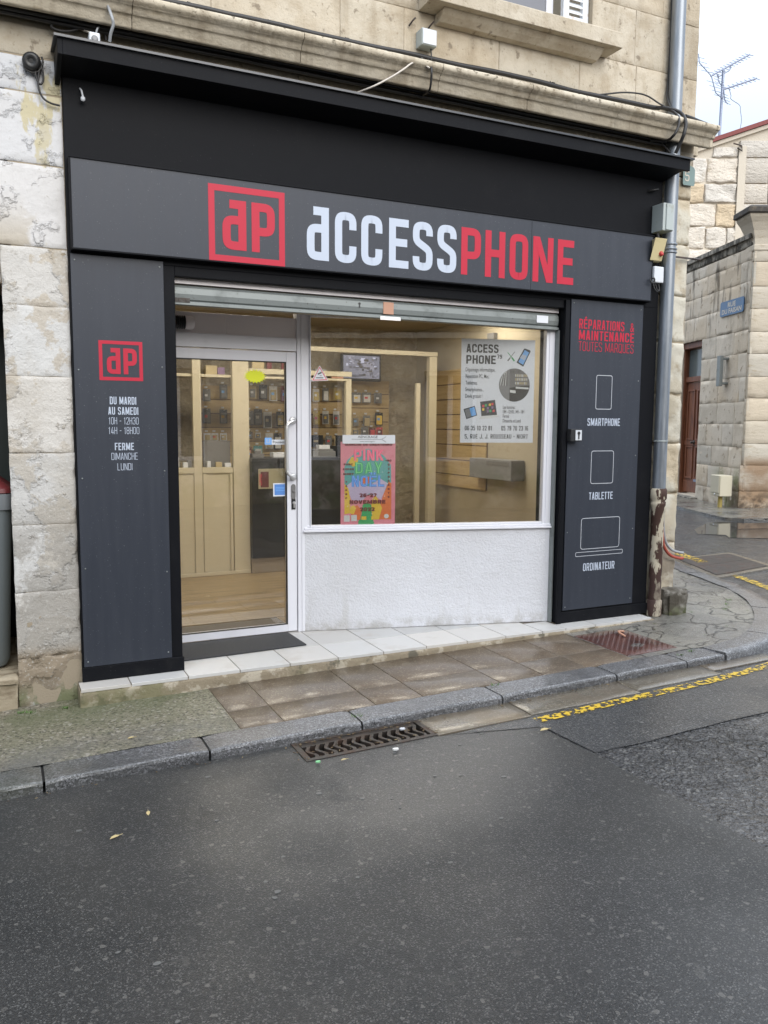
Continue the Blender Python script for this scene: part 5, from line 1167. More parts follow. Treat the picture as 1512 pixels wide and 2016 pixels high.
# camera warning sticker
cs = thing('camera_sticker', tuple(WP(.13, 2.0)), 'white triangular camera warning sticker with red edge on the window', 'sticker')
tri = [wpx(615, 749), wpx(645, 748), wpx(630, 721)]; cxy = (sum(p[0] for p in tri)/3, sum(p[1] for p in tri)/3)
for nm, sc_, m, n_1 in (('backing', 1.12, 'paper', -.0185), ('red_edge', .98, 'c_red', -.0180), ('white_field', .82, 'paper', -.0175)):
    b = MB(); b.prism([WP(cxy[0]+(p[0]-cxy[0])*sc_, cxy[1]+(p[1]-cxy[1])*sc_, n_1-.0008) for p in tri], WN*.0008); b.build(nm, m, cs)
b = MB(); c = cxy
b.obox(WP(c[0]-.012, c[1]+.006, -.0172), (WU*.9+Z*.43).normalized(), (Z*.9-WU*.43).normalized(), WN, 0, .03, 0, .009, 0, .0008)
b.obox(WP(c[0]+.000, c[1]-.002, -.0172), WU, Z, WN, 0, .014, 0, .003, 0, .0008); b.obox(WP(c[0]-.025, c[1]-.017, -.0172), WU, Z, WN, 0, .05, 0, .005, 0, .0008); b.build('camera_symbol', 'ink', cs)
# ---------------------------------------------------------------- downpipe and services at the right corner
dp = thing('downpipe', (4.71, -.03, .25), 'zinc downpipe with a rusty flaking cast iron foot at the corner', 'downpipe')
px_, py_ = 4.712, -.03
b = MB(); b.cyl((px_, py_, 1.17), (px_, py_, 9), .051, 24); b.build('pipe', 'zinc', dp)
b = MB()
for z in (3.005, 3.03, 3.065): b.lathe((px_, py_, z), (0, 0, 1), [(.052, 0), (.060, .006), (.060, .014), (.052, .02)], 24)
b.build('collar', 'zinc', dp)
b = MB(); b.lathe((px_, py_, .26), (0, 0, 1), [(.050, 0), (.050, .80), (.058, .82), (.058, .84), (.050, .85), (.064, .87), (.064, .935), (.056, .95)], 24); b.lathe((px_, py_, .24), (0, 0, 1), [(.060, -.05), (.060, .07), (.052, .08)], 24); b.build('cast_foot', 'rusty_paint', dp)
for z in (1.575,):
    b = MB(); b.lathe((px_, py_, z), (0, 0, 1), [(.056, 0), (.056, .012), (.052, .014)], 24); b.tube([(px_-.05, py_, z+.006), (px_-.075, py_-.012, z+.006)], .005, 8); b.tube([(px_+.05, py_, z+.006), (px_+.065, py_+.05, z+.006)], .005, 8); b.build('clamp', 'galvanised', dp)
b = MB(); b.box(px_+.04, px_+.33, -.01, -.004, 2.992, 3.006); b.tube([(4.98, -.01, 2.999), (5.06, -.01, 2.999)], .009, 8); b.build('wall_strap', 'iron_dark', dp)
def cablething(name, pts, r, m, label, cat='cable', group=None, parent=None, n=7):
    b = MB(); b.tube(pts, r, n); return b.build(name, m, parent=parent, label=label, cat=cat, group=group) if parent is None else b.build(name, m, parent)
def sag(pts, seg=8): return smooth_path(pts, seg)
cablething('conduit', sag([(4.775, -.022, 1.30), (4.778, -.022, 1.0), (4.785, -.022, .90), (4.815, -.022, .78), (4.88, -.022, .71), (4.97, -.025, .68), (5.01, -.02, .675)], 6), .0105, 'cable_grey', 'pale grey conduit bending round the corner beside the rusty pipe foot', 'conduit', n=10)
cablething('conduit', sag([(4.775, -.018, .98), (4.778, -.022, .84), (4.80, -.022, .74), (4.87, -.022, .665), (4.96, -.025, .635), (5.01, -.02, .63)], 6), .0125, 'orange_pipe', 'orange red conduit bending round the corner under the grey one', 'conduit', n=10)
gd = MB(); gd.block(V3(0, -.10, 0), X, Z, -Y, 4.80, 5.03, .14, .385, depth=.24, r=.05, step=.016, rough=.018, ns=8)
gd.block(V3(0, 0, .378), X, Y, Z, 4.82, 5.0, -.09, .10, depth=.2, r=.03, step=.02, rough=.012)
M['guard_stone'] = mat('guard_stone', (.17, .155, .13), .7, layers=[('noise', 6, .45, .6, (.06, .05, .035)), ('noise', 4, .4, .6, (.07, .085, .02), {'fac': .9, 'where': (('Z', .28, .20),)})], bumps=[('noise', 20, .01), ('noise', 90, .003)])
gd.build('guard_stone', 'guard_stone', label='dark worn guard stone at the foot of the house corner', cat='guard stone')
# meter boxes hung beside the pipe
jb = thing('junction_box', (4.58, -.06, 3.14), 'tall grey metal junction box beside the downpipe above the cream alarm box', 'junction box')
b = MB(); b.box(4.555, 4.656, -.12, -.001, 3.15, 3.35); b.build('case', 'box_grey', jb, bevel=.004)
b = MB(); b.box(4.58, 4.65, -.130, -.121, 3.155, 3.345); b.build('cover', 'box_grey', jb, bevel=.003)
b = MB(); b.tube([(4.56, -.06, 3.143), (4.57, -.06, 3.11)], .012, 8); b.build('gland', 'cable', jb)
ab = thing('alarm_box', (4.56, -.06, 2.93), 'cream alarm box with a red round lamp beside the downpipe', 'alarm')
b = MB(); b.hexa([(4.485, -.075, 2.935), (4.60, -.075, 2.935), (4.63, -.002, 2.935), (4.545, -.002, 2.935), (4.485, -.125, 3.09), (4.60, -.125, 3.09), (4.63, -.002, 3.09), (4.545, -.002, 3.09)]); b.build('case', 'box_cream', ab, bevel=.003)
b = MB(); b.lathe((4.575, -.092, 2.985), (0, -1, .32), [(.019, -.005), (.019, .008), (.012, .014)], 20); b.build('lamp', 'red_plastic', ab)
fb = thing('white_box', (4.55, -.05, 2.77), 'small white cable box with black cords under the cream alarm box', 'junction box')
b = MB(); b.box(4.53, 4.625, -.08, -.02, 2.775, 2.895); b.build('lid', 'box_white', fb, bevel=.008)
b = MB(); b.box(4.52, 4.635, -.03, -.001, 2.765, 2.908); b.build('back_plate', 'plastic_black', fb, bevel=.006)
b = MB(); b.tube(sag([(4.50, -.07, 2.80), (4.488, -.085, 2.785), (4.50, -.09, 2.765), (4.522, -.09, 2.772), (4.52, -.09, 2.80), (4.50, -.088, 2.80)], 5), .006, 7)
b.tube(sag([(4.54, -.06, 2.775), (4.545, -.07, 2.73), (4.575, -.07, 2.71), (4.60, -.06, 2.74), (4.60, -.05, 2.775)], 5), .005, 7); b.tube(sag([(4.56, -.06, 2.775), (4.57, -.07, 2.725), (4.595, -.07, 2.72), (4.59, -.06, 2.775)], 5), .004, 7); b.build('cords', 'cable', fb)
npl = thing('number_plate', (4.915, .02, 3.55), 'worn grey green house number 5 plate at the corner under the cornice', 'number plate')
b = MB(); b.prism([(4.855+u*.12, .004, 3.545+v*.14) for u, v in [(.06, 0), (.94, .02), (1, .1), (1, .88), (.9, 1), (.5, 1.08), (.1, 1), (0, .9), (0, .08)]], (0, -.004, 0)); b.build('plate', 'plate_green', npl)
b = MB(); letters(b, '5', V3(4.872, -.001, 3.575), X, Z, -Y, .075, W=.6, t=.12, lift=.001); b.build('digit', 'enamel_text', npl)
# upper grey box, little white box on the canopy, spot on the painted wall
ub = thing('junction_box', (2.60, .0, 4.09), 'small pale grey junction box on the stone above the cornice', 'junction box')
b = MB(); b.box(2.545, 2.652, -.055, .029, 4.098, 4.20); b.build('case', 'box_grey', ub, bevel=.004); b = MB(); b.box(2.55, 2.648, -.062, -.056, 4.103, 4.195); b.build('cover', 'box_white', ub, bevel=.003)
b = MB(); b.tube([(2.63, -.02, 4.098), (2.635, -.02, 4.03)], .005, 6); b.build('lead', 'cable', ub)
sb = thing('white_socket', (.55, -.15, 3.665), 'small white plastic cable junction sitting on the left end of the canopy', 'junction box')
b = MB(); c0 = at(185, 72, -.14); b.box(c0.x-.028, c0.x+.028, -.17, -.11, 3.662, c0.z+.012); b.build('case', 'box_white', sb, bevel=.008)
b = MB(); b.lathe((c0.x, -.17, 3.69), (0, -1, 0), [(.017, 0), (.017, .005), (.008, .007)], 14); b.build('cap', 'c_grey', sb)
spt = thing('security_camera', (.26, -.05, 3.55), 'black round camera housing with dangling looped cord on the painted wall', 'camera')
c0 = at(64, 116, -.02); b = MB(); b.lathe(c0+V3(0, .045, 0), (-.15, -1, -.25), [(.045, 0), (.047, .03), (.042, .052), (.028, .06), (.012, .05)], 22); b.build('housing', 'plastic_black', spt)
b = MB(); A = lambda x, y: at(x, y, -.0)
b.tube(sag([A(52, 114), A(47, 126), A(53, 138), A(68, 143), A(80, 136), A(84, 122), A(82, 112)], 5), .0055, 7)
b.tube(sag([A(69, 128), A(70, 145), A(74, 160), A(80, 166), A(85, 158), A(84, 140), A(79, 132), A(76, 150), A(75, 165), A(78, 180), A(86, 194), A(100, 203), A(118, 208)], 5), .0055, 7); b.build('cord', 'cable', spt)
# ---------------------------------------------------------------- cables along the front
random.seed(14)
gp = 'black cables strung along the front under and over the cornice'
C_ = lambda x, y, Y_=-.03: at(x, y, Y_)
tk = cablething('cable', wob(sag([(-6, -.0, 4.04), (-2, -.0, 4.04), C_(310, -2, -.01), C_(500, 38, -.01), C_(690, 82, -.01), C_(831, 112, -.01), C_(1000, 147, -.01), C_(1149, 183, -.01), C_(1298, 213, -.01)], 6), .006, 2), .016, 'cable', 'thick dark cable clipped to the wall just above the cornice', 'cable', gp)
for (x, y) in [(372, 12), (531, 47), (684, 82), (828, 116), (970, 143), (1088, 168), (1200, 195)]:
    p = C_(x, y, .0); b = MB(); b.lathe(p, (1, 0, 0), [(.021, -.008), (.021, .008)], 10); b.tube([p, p+V3(0, .03, .035)], .005, 6); b.build('clip', 'cable', tk)
for i in range(5):
    ph = i*1.3; pts = []
    for j in range(90):
        x = -6+10.62*j/89; z = 3.835-.010*i+.006*math.sin(x*2.1+ph)-.012*abs(math.sin(x*1.15+ph*.6))+.004*noise.noise(V3(x*4, i, 0)); pts.append((x, -.02-.018*(i % 3), z))
    cablething('cable', pts, .0085 if i % 2 else .011, 'cable', ['top', 'second', 'third', 'fourth', 'lowest'][i]+' black cable of the bundle running under the cornice', 'cable', gp, n=6)
cablething('cable', sag([C_(110, 38), C_(101, 52), C_(120, 61), C_(145, 60), C_(165, 51), C_(190, 50), C_(205, 62), C_(209, 80)], 5), .008, 'cable', 'black loop of slack cable above the left end of the canopy', 'cable', gp)
cablething('cable', sag([C_(205, -8, -.10), C_(219, 30, -.2), C_(223, 48, -.2), C_(218, 66, -.18), C_(216, 82, -.16)], 5), .008, 'cable_grey', 'grey cable dropping over the cornice to the left end of the canopy', 'cable')
cablething('cable', sag([C_(120, 38), C_(145, 50), C_(165, 60), C_(178, 64, -.12)], 5), .005, 'cable_white', 'thin white wire running down to the white socket on the canopy', 'wire')
cablething('cable', sag([C_(189, 66, -.12), C_(192, 56, -.1), C_(198, 52), C_(207, 50)], 5), .005, 'cable_grey', 'short grey lead from the white socket up to the cable bundle', 'cable')
cablething('cable', sag([C_(700, 184, -.10), C_(735, 170, -.20), C_(770, 152, -.215), C_(795, 136, -.215), C_(812, 124, -.20), C_(828, 124, -.19), C_(846, 134, -.205)], 6), .0055, 'cable_white', 'pale wire arching over the cornice below the small grey box', 'wire')
cablething('cable', sag([C_(843, 118, -.03), C_(849, 134, -.21), C_(849, 155, -.215), C_(845, 178, -.17), C_(832, 187, -.05)], 6), .007, 'cable', 'black cable hanging over the cornice below the small grey box', 'cable', gp)
cablething('cable', sag([C_(1149, 188, -.0), C_(1185, 186, -.02), C_(1230, 182, -.02), C_(1270, 187, -.02), C_(1300, 205, -.06), C_(1320, 215, -.10), C_(1340, 222, -.13)], 6), .006, 'cable', 'thin black cable looping over the thick one near the downpipe', 'cable', gp)
cablething('cable', sag([C_(1322, 0, .01), C_(1320, 80, .01), C_(1315, 160, .01), C_(1313, 190, .0), C_(1320, 212, -.06), C_(1331, 222, -.10)], 6), .006, 'cable', 'thin black cable running down the wall beside the downpipe', 'cable', gp)
cablething('cable', sag([C_(1290, 212, -.01), C_(1315, 213, -.10), C_(1340, 222, -.16), C_(1350, 240, -.22), C_(1347, 262, -.23), C_(1340, 280, -.20), C_(1330, 302, -.16)], 6), .013, 'cable', 'thick black cable bent round the front of the downpipe', 'cable', gp)
cablething('cable', sag([C_(1295, 212, -.0), C_(1322, 218, -.12), C_(1336, 232, -.20), C_(1335, 250, -.22), C_(1325, 268, -.20), C_(1310, 277, -.10), C_(1280, 276, -.06)], 6), .010, 'cable', 'black cable looped in front of the cornice at the downpipe', 'cable', gp)
cablething('cable', sag([C_(1284, 270, -.05), C_(1300, 280, -.05), C_(1312, 292, -.05), C_(1318, 300, -.05)], 5), .007, 'cable', 'short black cable dropping behind the right end of the canopy', 'cable', gp)
cablething('cable', sag([C_(1350, 228, -.16), C_(1362, 232, -.14), C_(1376, 238, -.10), C_(1392, 244, -.05)], 5), .012, 'cable', 'black cable stub lying on the cornice at the corner', 'cable', gp)
b = MB()
for (x, y) in [(808, 45), (844, 53)]:
    p = C_(x, y, .02); b.tube([p+V3(-.01, 0, -.02), p+V3(0, -.03, 0), p+V3(.018, -.035, .02)], .006, 6)
b.build('wall_hooks', 'iron_dark', label='pair of short iron hooks above the small grey box', cat='hook')
# ================================================================ INSIDE THE SHOP
FZ, CZ = .21, 2.79
b = MB(); b.box(.985, 4.6, 1.071, 3.9, FZ-.03, FZ-.002); b.box(1.914, 3.75, .72, 1.07, FZ-.03, FZ-.004); b.build('shop_floor', 'laminate', kind='structure')
b = MB(); b.box(.45, 4.62, .62, 3.9, CZ, CZ+.05); b.build('shop_ceiling', 'inner_ceiling', kind='structure')
# bulkhead behind the shutter
b = MB(); b.box(.975, 3.76, .10, .18, 2.40, 2.80); b.build('shop_bulkhead', 'inner_wall', kind='structure')
b = MB(); b.box(4.6, 4.65, .12, 3.9, 0, CZ); b.box(.90, .974, .60, 3.9, 0, CZ); b.build('shop_side_wall', 'inner_wall', kind='structure')
b = MB(); b.box(.9, 4.6, 3.88, 3.94, 0, CZ); b.build('shop_back_wall', 'inner_stone', kind='structure')
for i, (lx, ly) in enumerate([(1.7, 2.0), (2.85, 2.0), (4.0, 2.0)]):
    cl = thing('ceiling_light', (lx, ly, CZ-.03), ['broad ceiling light panel nearest the shop door', 'broad ceiling light panel nearest the right wall of the shop', 'broad ceiling light panel between the shop door and the right wall'][i], 'ceiling light', 'ceiling lights in the shop')
    b = MB(); b.box(lx-.46, lx+.46, ly-.31, ly+.31, CZ-.012, CZ-.001); b.build('housing', 'box_white', cl); b = MB(); b.box(lx-.44, lx+.44, ly-.29, ly+.29, CZ-.02, CZ-.013); b.build('diffuser', 'lamp', cl)
# cream partition with display openings
pt = thing('display_partition', (1.7, 3.0, FZ), 'cream panelled partition with glazed display openings behind the door', 'partition')
PY = 2.97
def pbox(nm, x0, x1, z0, z1, m='cream_board', y0=PY, y1=PY+.06, bev=.003):
    b = MB(); b.box(x0, x1, y0, y1, z0, z1); return b.build(nm, m, pt, bevel=bev)
pbox('post', 1.715, 1.795, FZ, 2.62); pbox('post', 2.10, 2.262, FZ, 2.62, y0=PY-.01)
pbox('lower_panel', .98, 1.714, FZ, 1.215, y0=PY+.01); pbox('lower_panel', 1.796, 2.099, FZ, 1.215, y0=PY+.012)
pbox('sill_rail', .98, 1.714, 1.216, 1.272); pbox('sill_rail', 1.796, 2.099, 1.216, 1.272)
pbox('skirting', .98, 2.262, FZ, .245, y0=PY-.02, y1=PY-.011)
pbox('batten', 1.80, 1.835, .25, 1.21, y0=PY-.004, y1=PY+.008); pbox('batten', 2.065, 2.09, .25, 1.21, y0=PY-.004, y1=PY+.008)
pbox('shelf', 1.796, 2.099, 2.140, 2.168, y0=PY+.02, y1=PY+.30); pbox('shelf', .98, 1.714, 2.140, 2.168, y0=PY+.02, y1=PY+.30)
# cream shelf and frame over the counter
ov = thing('over_counter_frame', (2.8, 3.0, 2.13), 'cream wooden frame and shelf spanning above the black counter', 'frame')
b = MB(); b.box(2.263, 3.36, PY, PY+.25, 2.140, 2.162); b.build('shelf', 'cream_board', ov, bevel=.002); b = MB(); b.box(2.263, 3.36, PY-.01, PY+.02, 2.185, 2.235); b.build('rail', 'cream_board', ov, bevel=.002)
b = MB(); b.box(3.30, 3.36, PY, PY+.05, 1.40, 2.139); b.build('post', 'cream_board', ov, bevel=.002)
hf = thing('tall_frame', (3.6, 3.0, FZ), 'tall cream door frame in front of the right wall inside the shop', 'frame')
b = MB(); b.box(2.263, 4.36, PY-.03, PY+.02, 2.43, 2.475); b.build('head', 'cream_board', hf, bevel=.002)
b = MB(); b.box(4.27, 4.36, PY-.02, PY+.05, FZ, 2.429); b.build('post', 'cream_board', hf, bevel=.002); b = MB(); b.box(4.12, 4.17, PY, PY+.04, FZ, 2.14); b.build('post', 'cream_board', hf, bevel=.002)
# counter
ct = thing('counter', (2.8, 3.2, FZ), 'black reception counter with a pale kick board', 'counter')
b = MB(); b.box(2.264, 3.45, 2.90, 3.30, .36, 1.33); b.build('front', 'counter_black', ct, bevel=.004); b = MB(); b.box(2.264, 3.45, 2.92, 3.28, FZ, .358); b.build('kick_board', 'kick', ct)
b = MB(); b.box(2.26, 3.47, 2.87, 3.34, 1.331, 1.358); b.build('top', 'counter_black', ct, bevel=.003)
# things on the counter
def simple(nm, m, boxes, label, cat, group=None, bevel=.003):
    b = MB()
    for q in boxes: b.box(*q)
    return b.build(nm, m, label=label, cat=cat, group=group, bevel=bevel)
simple('card_terminal', 'plastic_grey', [(2.30, 2.42, 2.98, 3.08, 1.359, 1.40), (2.33, 2.39, 3.0, 3.06, 1.401, 1.43)], 'small dark card terminal on the counter beside the cream post', 'terminal')
simple('printer', 'c_grey', [(2.93, 3.18, 2.96, 3.2, 1.359, 1.42), (2.95, 3.16, 2.98, 3.18, 1.421, 1.44)], 'flat grey printer on the black counter behind the pink poster', 'printer')
simple('cash_register', 'plastic_black', [(3.20, 3.40, 2.96, 3.2, 1.359, 1.47), (3.24, 3.36, 3.1, 3.12, 1.471, 1.58)], 'black till on the counter mostly hidden by the pink poster', 'till')
simple('laptop_box', 'plastic_grey', [(1.82, 2.085, 3.02, 3.06, 1.274, 1.53)], 'large dark grey flat box standing in the display opening of the partition', 'box')
random.seed(31)
for i, (x, w, h, mm) in enumerate([(1.52, .06, .10, 'paper'), (1.62, .05, .05, 'paper'), (1.66, .04, .07, 'c_grey')]):
    simple('small_box', mm, [(x, x+w, 3.0, 3.04, 1.273, 1.273+h)], ['tall white box on the sill left of the first cream post', 'low white box on the sill left of the first cream post', 'grey box beside the first cream post'][i], 'box', 'small boxes on the partition sill')
for i, (x, w, h, mm, lb) in enumerate([(1.845, .035, .06, 'paper', 'narrow white box in front of the large dark grey box'), (1.93, .06, .05, 'c_tan', 'tan box in front of the large dark grey box'), (2.02, .06, .04, 'paper', 'flat white box in front of the large dark grey box')]):
    simple('small_box', mm, [(x, x+w, 2.975, 3.01, 1.273, 1.273+h)], lb, 'box', 'small boxes on the partition sill')
for i, (x, w, h, mm, lb) in enumerate([(1.86, .11, .085, 'c_tan', 'tan carton on the high shelf behind the door'), (1.975, .07, .07, 'c_purple', 'violet carton on the high shelf behind the door'), (2.30, .12, .10, 'c_tan', 'tan carton on the high shelf above the counter'), (2.45, .05, .16, 'c_maroon', 'dark upright bottle on the high shelf above the counter'), (2.60, .07, .08, 'c_maroon', 'dark red figure on the high shelf above the counter')]):
    z = 2.169 if x < 2.2 else 2.236
    simple('shelf_item', mm, [(x, x+w, 3.03 if x < 2.2 else PY-.008, 3.12 if x < 2.2 else PY+.018, z, z+h)], lb, 'box', 'items on the high shelves')
for (x, y, w, d, h, z, mm, lb) in [(2.52, 3.0, .14, .12, .05, 1.359, 'paper', 'white carton flat on the counter beside the card terminal'), (2.70, 3.0, .10, .10, .12, 1.359, 'c_tan', 'tan carton on the counter near its middle'),
        (2.82, 3.05, .07, .08, .17, 1.359, 'plastic_black', 'tall black box on the counter left of the printer'), (3.02, 3.02, .12, .1, .04, 1.441, 'paper', 'stack of white papers on top of the printer'), (2.96, PY, .12, .12, .09, 2.163, 'c_grey', 'grey carton on the cream shelf over the counter'), (3.14, PY, .13, .12, .06, 2.163, 'c_salmon', 'salmon carton on the cream shelf over the counter')]:
    simple('carton', mm, [(x, x+w, y, y+d, z, z+h)], lb, 'box')
# slatwall at the back and on the right
def slatwall(nm, o, U, Nn, u0, u1, v0, v1, pitch, label):
    t = thing(nm, tuple(o+U*(u0+u1)/2+Z*v0), label, 'slatwall')
    b = MB(); b.obox(o, U, Z, Nn, u0, u1, v0, v1, 0, .012); b.build('backing', 'slat_dark', t)
    v = v1
    while v > v0+.02:
        b = MB(); b.obox(o, U, Z, Nn, u0, u1, max(v0, v-pitch+.010), v, .0125, .026); b.build('slat', 'slat_wood', t); v -= pitch
    return t
slatwall('slatwall', V3(0, 3.878, 0), X, -Y, 2.0, 3.62, .9, 2.10, .15, 'slatted wooden display board on the back wall hung with phone cases')
slatwall('slatwall', V3(0, 3.84, 0), X, -Y, 3.70, 4.20, .9, 2.20, .16, 'narrow slatted board under the television hung with white packs')
slatwall('slatwall', V3(4.598, 0, 0), -Y, -X, -3.5, -2.28, 1.02, 2.30, .165, 'pale slatted wooden board on the right wall of the shop')
wb = thing('wall_heater', (4.52, 2.1, 1.20), 'grey box unit on the right shop wall under the white poster', 'wall unit')
b = MB(); b.box(4.44, 4.598, 1.62, 2.38, 1.16, 1.36); b.build('case', 'c_grey', wb, bevel=.008); b = MB(); b.box(4.436, 4.439, 1.65, 2.05, 1.30, 1.34); b.build('grille', 'plastic_grey', wb)
b = MB(); b.box(4.55, 4.598, 2.14, 2.26, 2.39, 2.62); b.build('wall_speaker', 'plastic_grey', label='small dark box high on the right shop wall above the white poster', cat='speaker', bevel=.004)
tv = thing('television', (3.80, 3.70, 2.20), 'flat television glowing high in the back corner of the shop', 'television')
b = MB(); b.box(3.545, 4.03, 3.68, 3.72, 2.185, 2.485); b.build('casing', 'plastic_black', tv, bevel=.005); b = MB(); b.box(3.565, 4.01, 3.675, 3.679, 2.215, 2.468); b.build('screen', 'screen', tv)
b = MB(); random.seed(12)
M['screen_pale'] = mat('screen_pale', (.1, .1, .1), .3, emit=(.62, .63, .80, .55)); M['screen_dim'] = mat('screen_dim', (.05, .05, .05), .3, emit=(.2, .2, .26, .25))
for i in range(60):
    a = random.uniform(3.575, 3.95); c = random.uniform(2.225, 2.44); w_ = random.uniform(.008, .045); h_ = random.uniform(.005, .03)
    if 3.66 < a < 3.86 and i % 3: w_ *= 1.8
    b.mi = random.choice([0, 1, 1, 2, 3]); y_ = 3.6748-i*.00002; b.quad((a, y_, c), (a+w_, y_, c), (a+w_, y_, min(c+h_, 2.465)), (a, y_, min(c+h_, 2.465)))
b.build('screen_picture', ['screen_pale', 'screen_dim', 'plastic_grey', 'plastic_black'], tv)
b = MB(); b.box(3.72, 3.86, 3.72, 3.84, 2.28, 2.38); b.build('bracket', 'plastic_black', tv)
# hanging packs
def pack(x, y, z, w, h, card, item, label, round_=False):
    t = thing('phone_case_pack', (x, y, z-h), label, 'pack', 'packs hanging on the slatted boards')
    b = MB(); b.box(x-w/2, x+w/2, y, y+.004, z-h, z); b.build('card', card, t)
    b = MB()
    if round_: b.lathe((x, y-.002, z-h*.5), (0, -1, 0), [(w*.42, 0), (w*.42, .012), (w*.36, .016)], 18)
    else: b.box(x-w*.36, x+w*.36, y-.016, y-.001, z-h*.93, z-h*.24)
    b.build('item', item, t, bevel=.004)
    b = MB(); b.box(x-w*.30, x+w*.05, y-.0185, y-.017, z-h*.60, z-h*.42); b.build('print', ['paper', 'c_tan', 'c_yellow', 'c_red', 'paper', 'c_sky'][int(abs(x*97+z*31)) % 6], t)
    b = MB(); b.box(x-.016, x+.016, 3.835 if y > 3.78 else 3.79, 3.838 if y > 3.78 else 3.793, z+.012, z+.03); b.build('price_label', 'paper', t)
    b = MB(); b.tube([(x, 3.86, z-.012), (x, y-.03, z-.012), (x, y-.034, z-.004)], .0025, 6); b.build('hook', 'steel', t)
cn = {'c_tan': 'tan', 'c_black': 'black', 'c_white': 'white', 'c_purple': 'purple', 'c_grey': 'grey', 'c_gold': 'gold', 'c_aqua': 'teal', 'c_maroon': 'maroon', 'c_yellow': 'yellow', 'c_red': 'red', 'plastic_grey': 'dark grey', 'c_salmon': 'salmon', 'paper': 'white'}
def pk_at(lst, where, y=3.80):
    for i, (px, py, w, h, c, it) in enumerate(lst):
        p = at(px, py, y); n = ['first', 'second', 'third', 'fourth', 'fifth', 'sixth', 'seventh', 'eighth', 'ninth'][i]
        pack(p.x, y, p.z+h/2, w, h, c, it, f'{n} from left in {where}, {cn[it]} item on {cn[c]} card', it == 'plastic_grey' and w == h)
pk_at([(407, 778, .08, .13, 'c_grey', 'c_grey'), (440, 771, .085, .15, 'plastic_grey', 'c_grey'), (497, 772, .08, .13, 'c_tan', 'c_grey'), (518, 772, .09, .155, 'c_black', 'plastic_grey'), (538, 775, .09, .16, 'c_white', 'c_tan'), (560, 776, .085, .17, 'c_maroon', 'c_purple')], 'top pack row through the door')
pk_at([(407, 819, .085, .16, 'plastic_grey', 'c_grey'), (440, 820, .085, .15, 'c_black', 'c_grey'), (492, 823, .08, .16, 'c_grey', 'plastic_grey'), (508, 821, .095, .17, 'c_black', 'plastic_grey'), (527, 827, .095, .18, 'c_white', 'c_black'), (552, 825, .09, .16, 'c_black', 'c_gold')], 'middle pack row through the door')
pk_at([(408, 860, .075, .08, 'paper', 'c_tan'), (423, 860, .075, .08, 'paper', 'c_tan'), (440, 860, .075, .08, 'paper', 'c_tan'), (492, 857, .06, .08, 'c_black', 'c_grey'), (508, 857, .06, .06, 'c_white', 'c_grey'), (530, 868, .085, .17, 'c_white', 'c_tan'), (547, 869, .09, .18, 'c_black', 'c_white'), (491, 893, .05, .14, 'c_maroon', 'c_salmon'), (508, 890, .10, .14, 'c_aqua', 'c_white')], 'lower pack rows through the door')
pk_at([(622, 778, .08, .14, 'c_white', 'c_gold'), (641, 777, .075, .15, 'c_grey', 'c_white'), (664, 776, .09, .14, 'c_tan', 'c_gold')], 'top pack row left in window')
pk_at([(623, 823, .085, .155, 'c_gold', 'c_gold'), (641, 822, .075, .15, 'c_white', 'c_grey'), (662, 823, .075, .155, 'c_white', 'c_grey')], 'middle pack row left in window')
pk_at([(624, 868, .15, .13, 'c_black', 'c_black'), (647, 868, .08, .12, 'c_grey', 'c_grey'), (664, 870, .08, .13, 'c_tan', 'c_white')], 'bottom pack row left in window')
pk_at([(702, 783, .11, .12, 'c_grey', 'c_white'), (722, 783, .11, .12, 'c_grey', 'c_white'), (744, 784, .10, .12, 'c_grey', 'plastic_grey')], 'top row of narrow board', 3.76)
pk_at([(700, 829, .09, .13, 'c_tan', 'c_grey'), (722, 829, .09, .13, 'c_grey', 'c_tan'), (746, 825, .10, .15, 'c_black', 'c_yellow')], 'middle row of narrow board', 3.76)
pk_at([(700, 851, .09, .10, 'c_tan', 'c_grey'), (718, 849, .09, .10, 'c_grey', 'plastic_grey'), (733, 851, .08, .10, 'c_maroon', 'c_red'), (747, 850, .08, .10, 'c_red', 'c_maroon')], 'bottom row of narrow board', 3.76)
# ================================================================ SIDE STREET
random.seed(77)
P0 = V3(11.46, 5.02, 0); FU = V3(-.36, -.93, 0).normalized(); FN = FU.cross(Z)   # FU runs towards the viewer's right
FC = FN.dot(P0)
def fw(s, z, n=0): return P0-FU*s+Z*z+FN*n       # s metres away from the near corner
def far(px, py, n=0):
    p = atp(px, py, FN, FC+n); return (P0-p).dot(FU)*1.0, p.z
gw = thing('garden_wall', tuple(fw(2, .2)), 'weathered stone garden wall with dark coping across the side street', 'wall')
DS0, DS1, DZ0, DZ1 = 1.66, 2.62, .36, 3.33
b = MB()
def wbox(mb, s0, s1, z0, z1, n0, n1): mb.obox(P0, FU, Z, FN, -s1, -s0, z0, z1, n0, n1)
wbox(b, 0, DS0, 0, 4.66, -.45, -.006); wbox(b, DS1, 9, 0, 4.66, -.45, -.006); wbox(b, DS0, DS1, DZ1, 4.66, -.45, -.02); wbox(b, DS0, DS1, 0, DZ0-.01, -.45, -.02)
b.build('core', 'rubble_mortar', gw)
b = MB(); z = .22
hs = [.36, .40, .36, .40, .37, .42, .40, .38, .44, .36, .34, .21]
def wblock(s0, s1, z0, z1, bulge=.0, tone=1.0):
    if s1-s0 > .02: b.block(P0, FU, Z, FN, -s1+.004, -s0-.004, z0+.004, z1-.003, depth=.02, r=.0025, step=.06, rough=.0045, ns=5, tint=jt(.09, .04, tone), seed=random.random()*9)
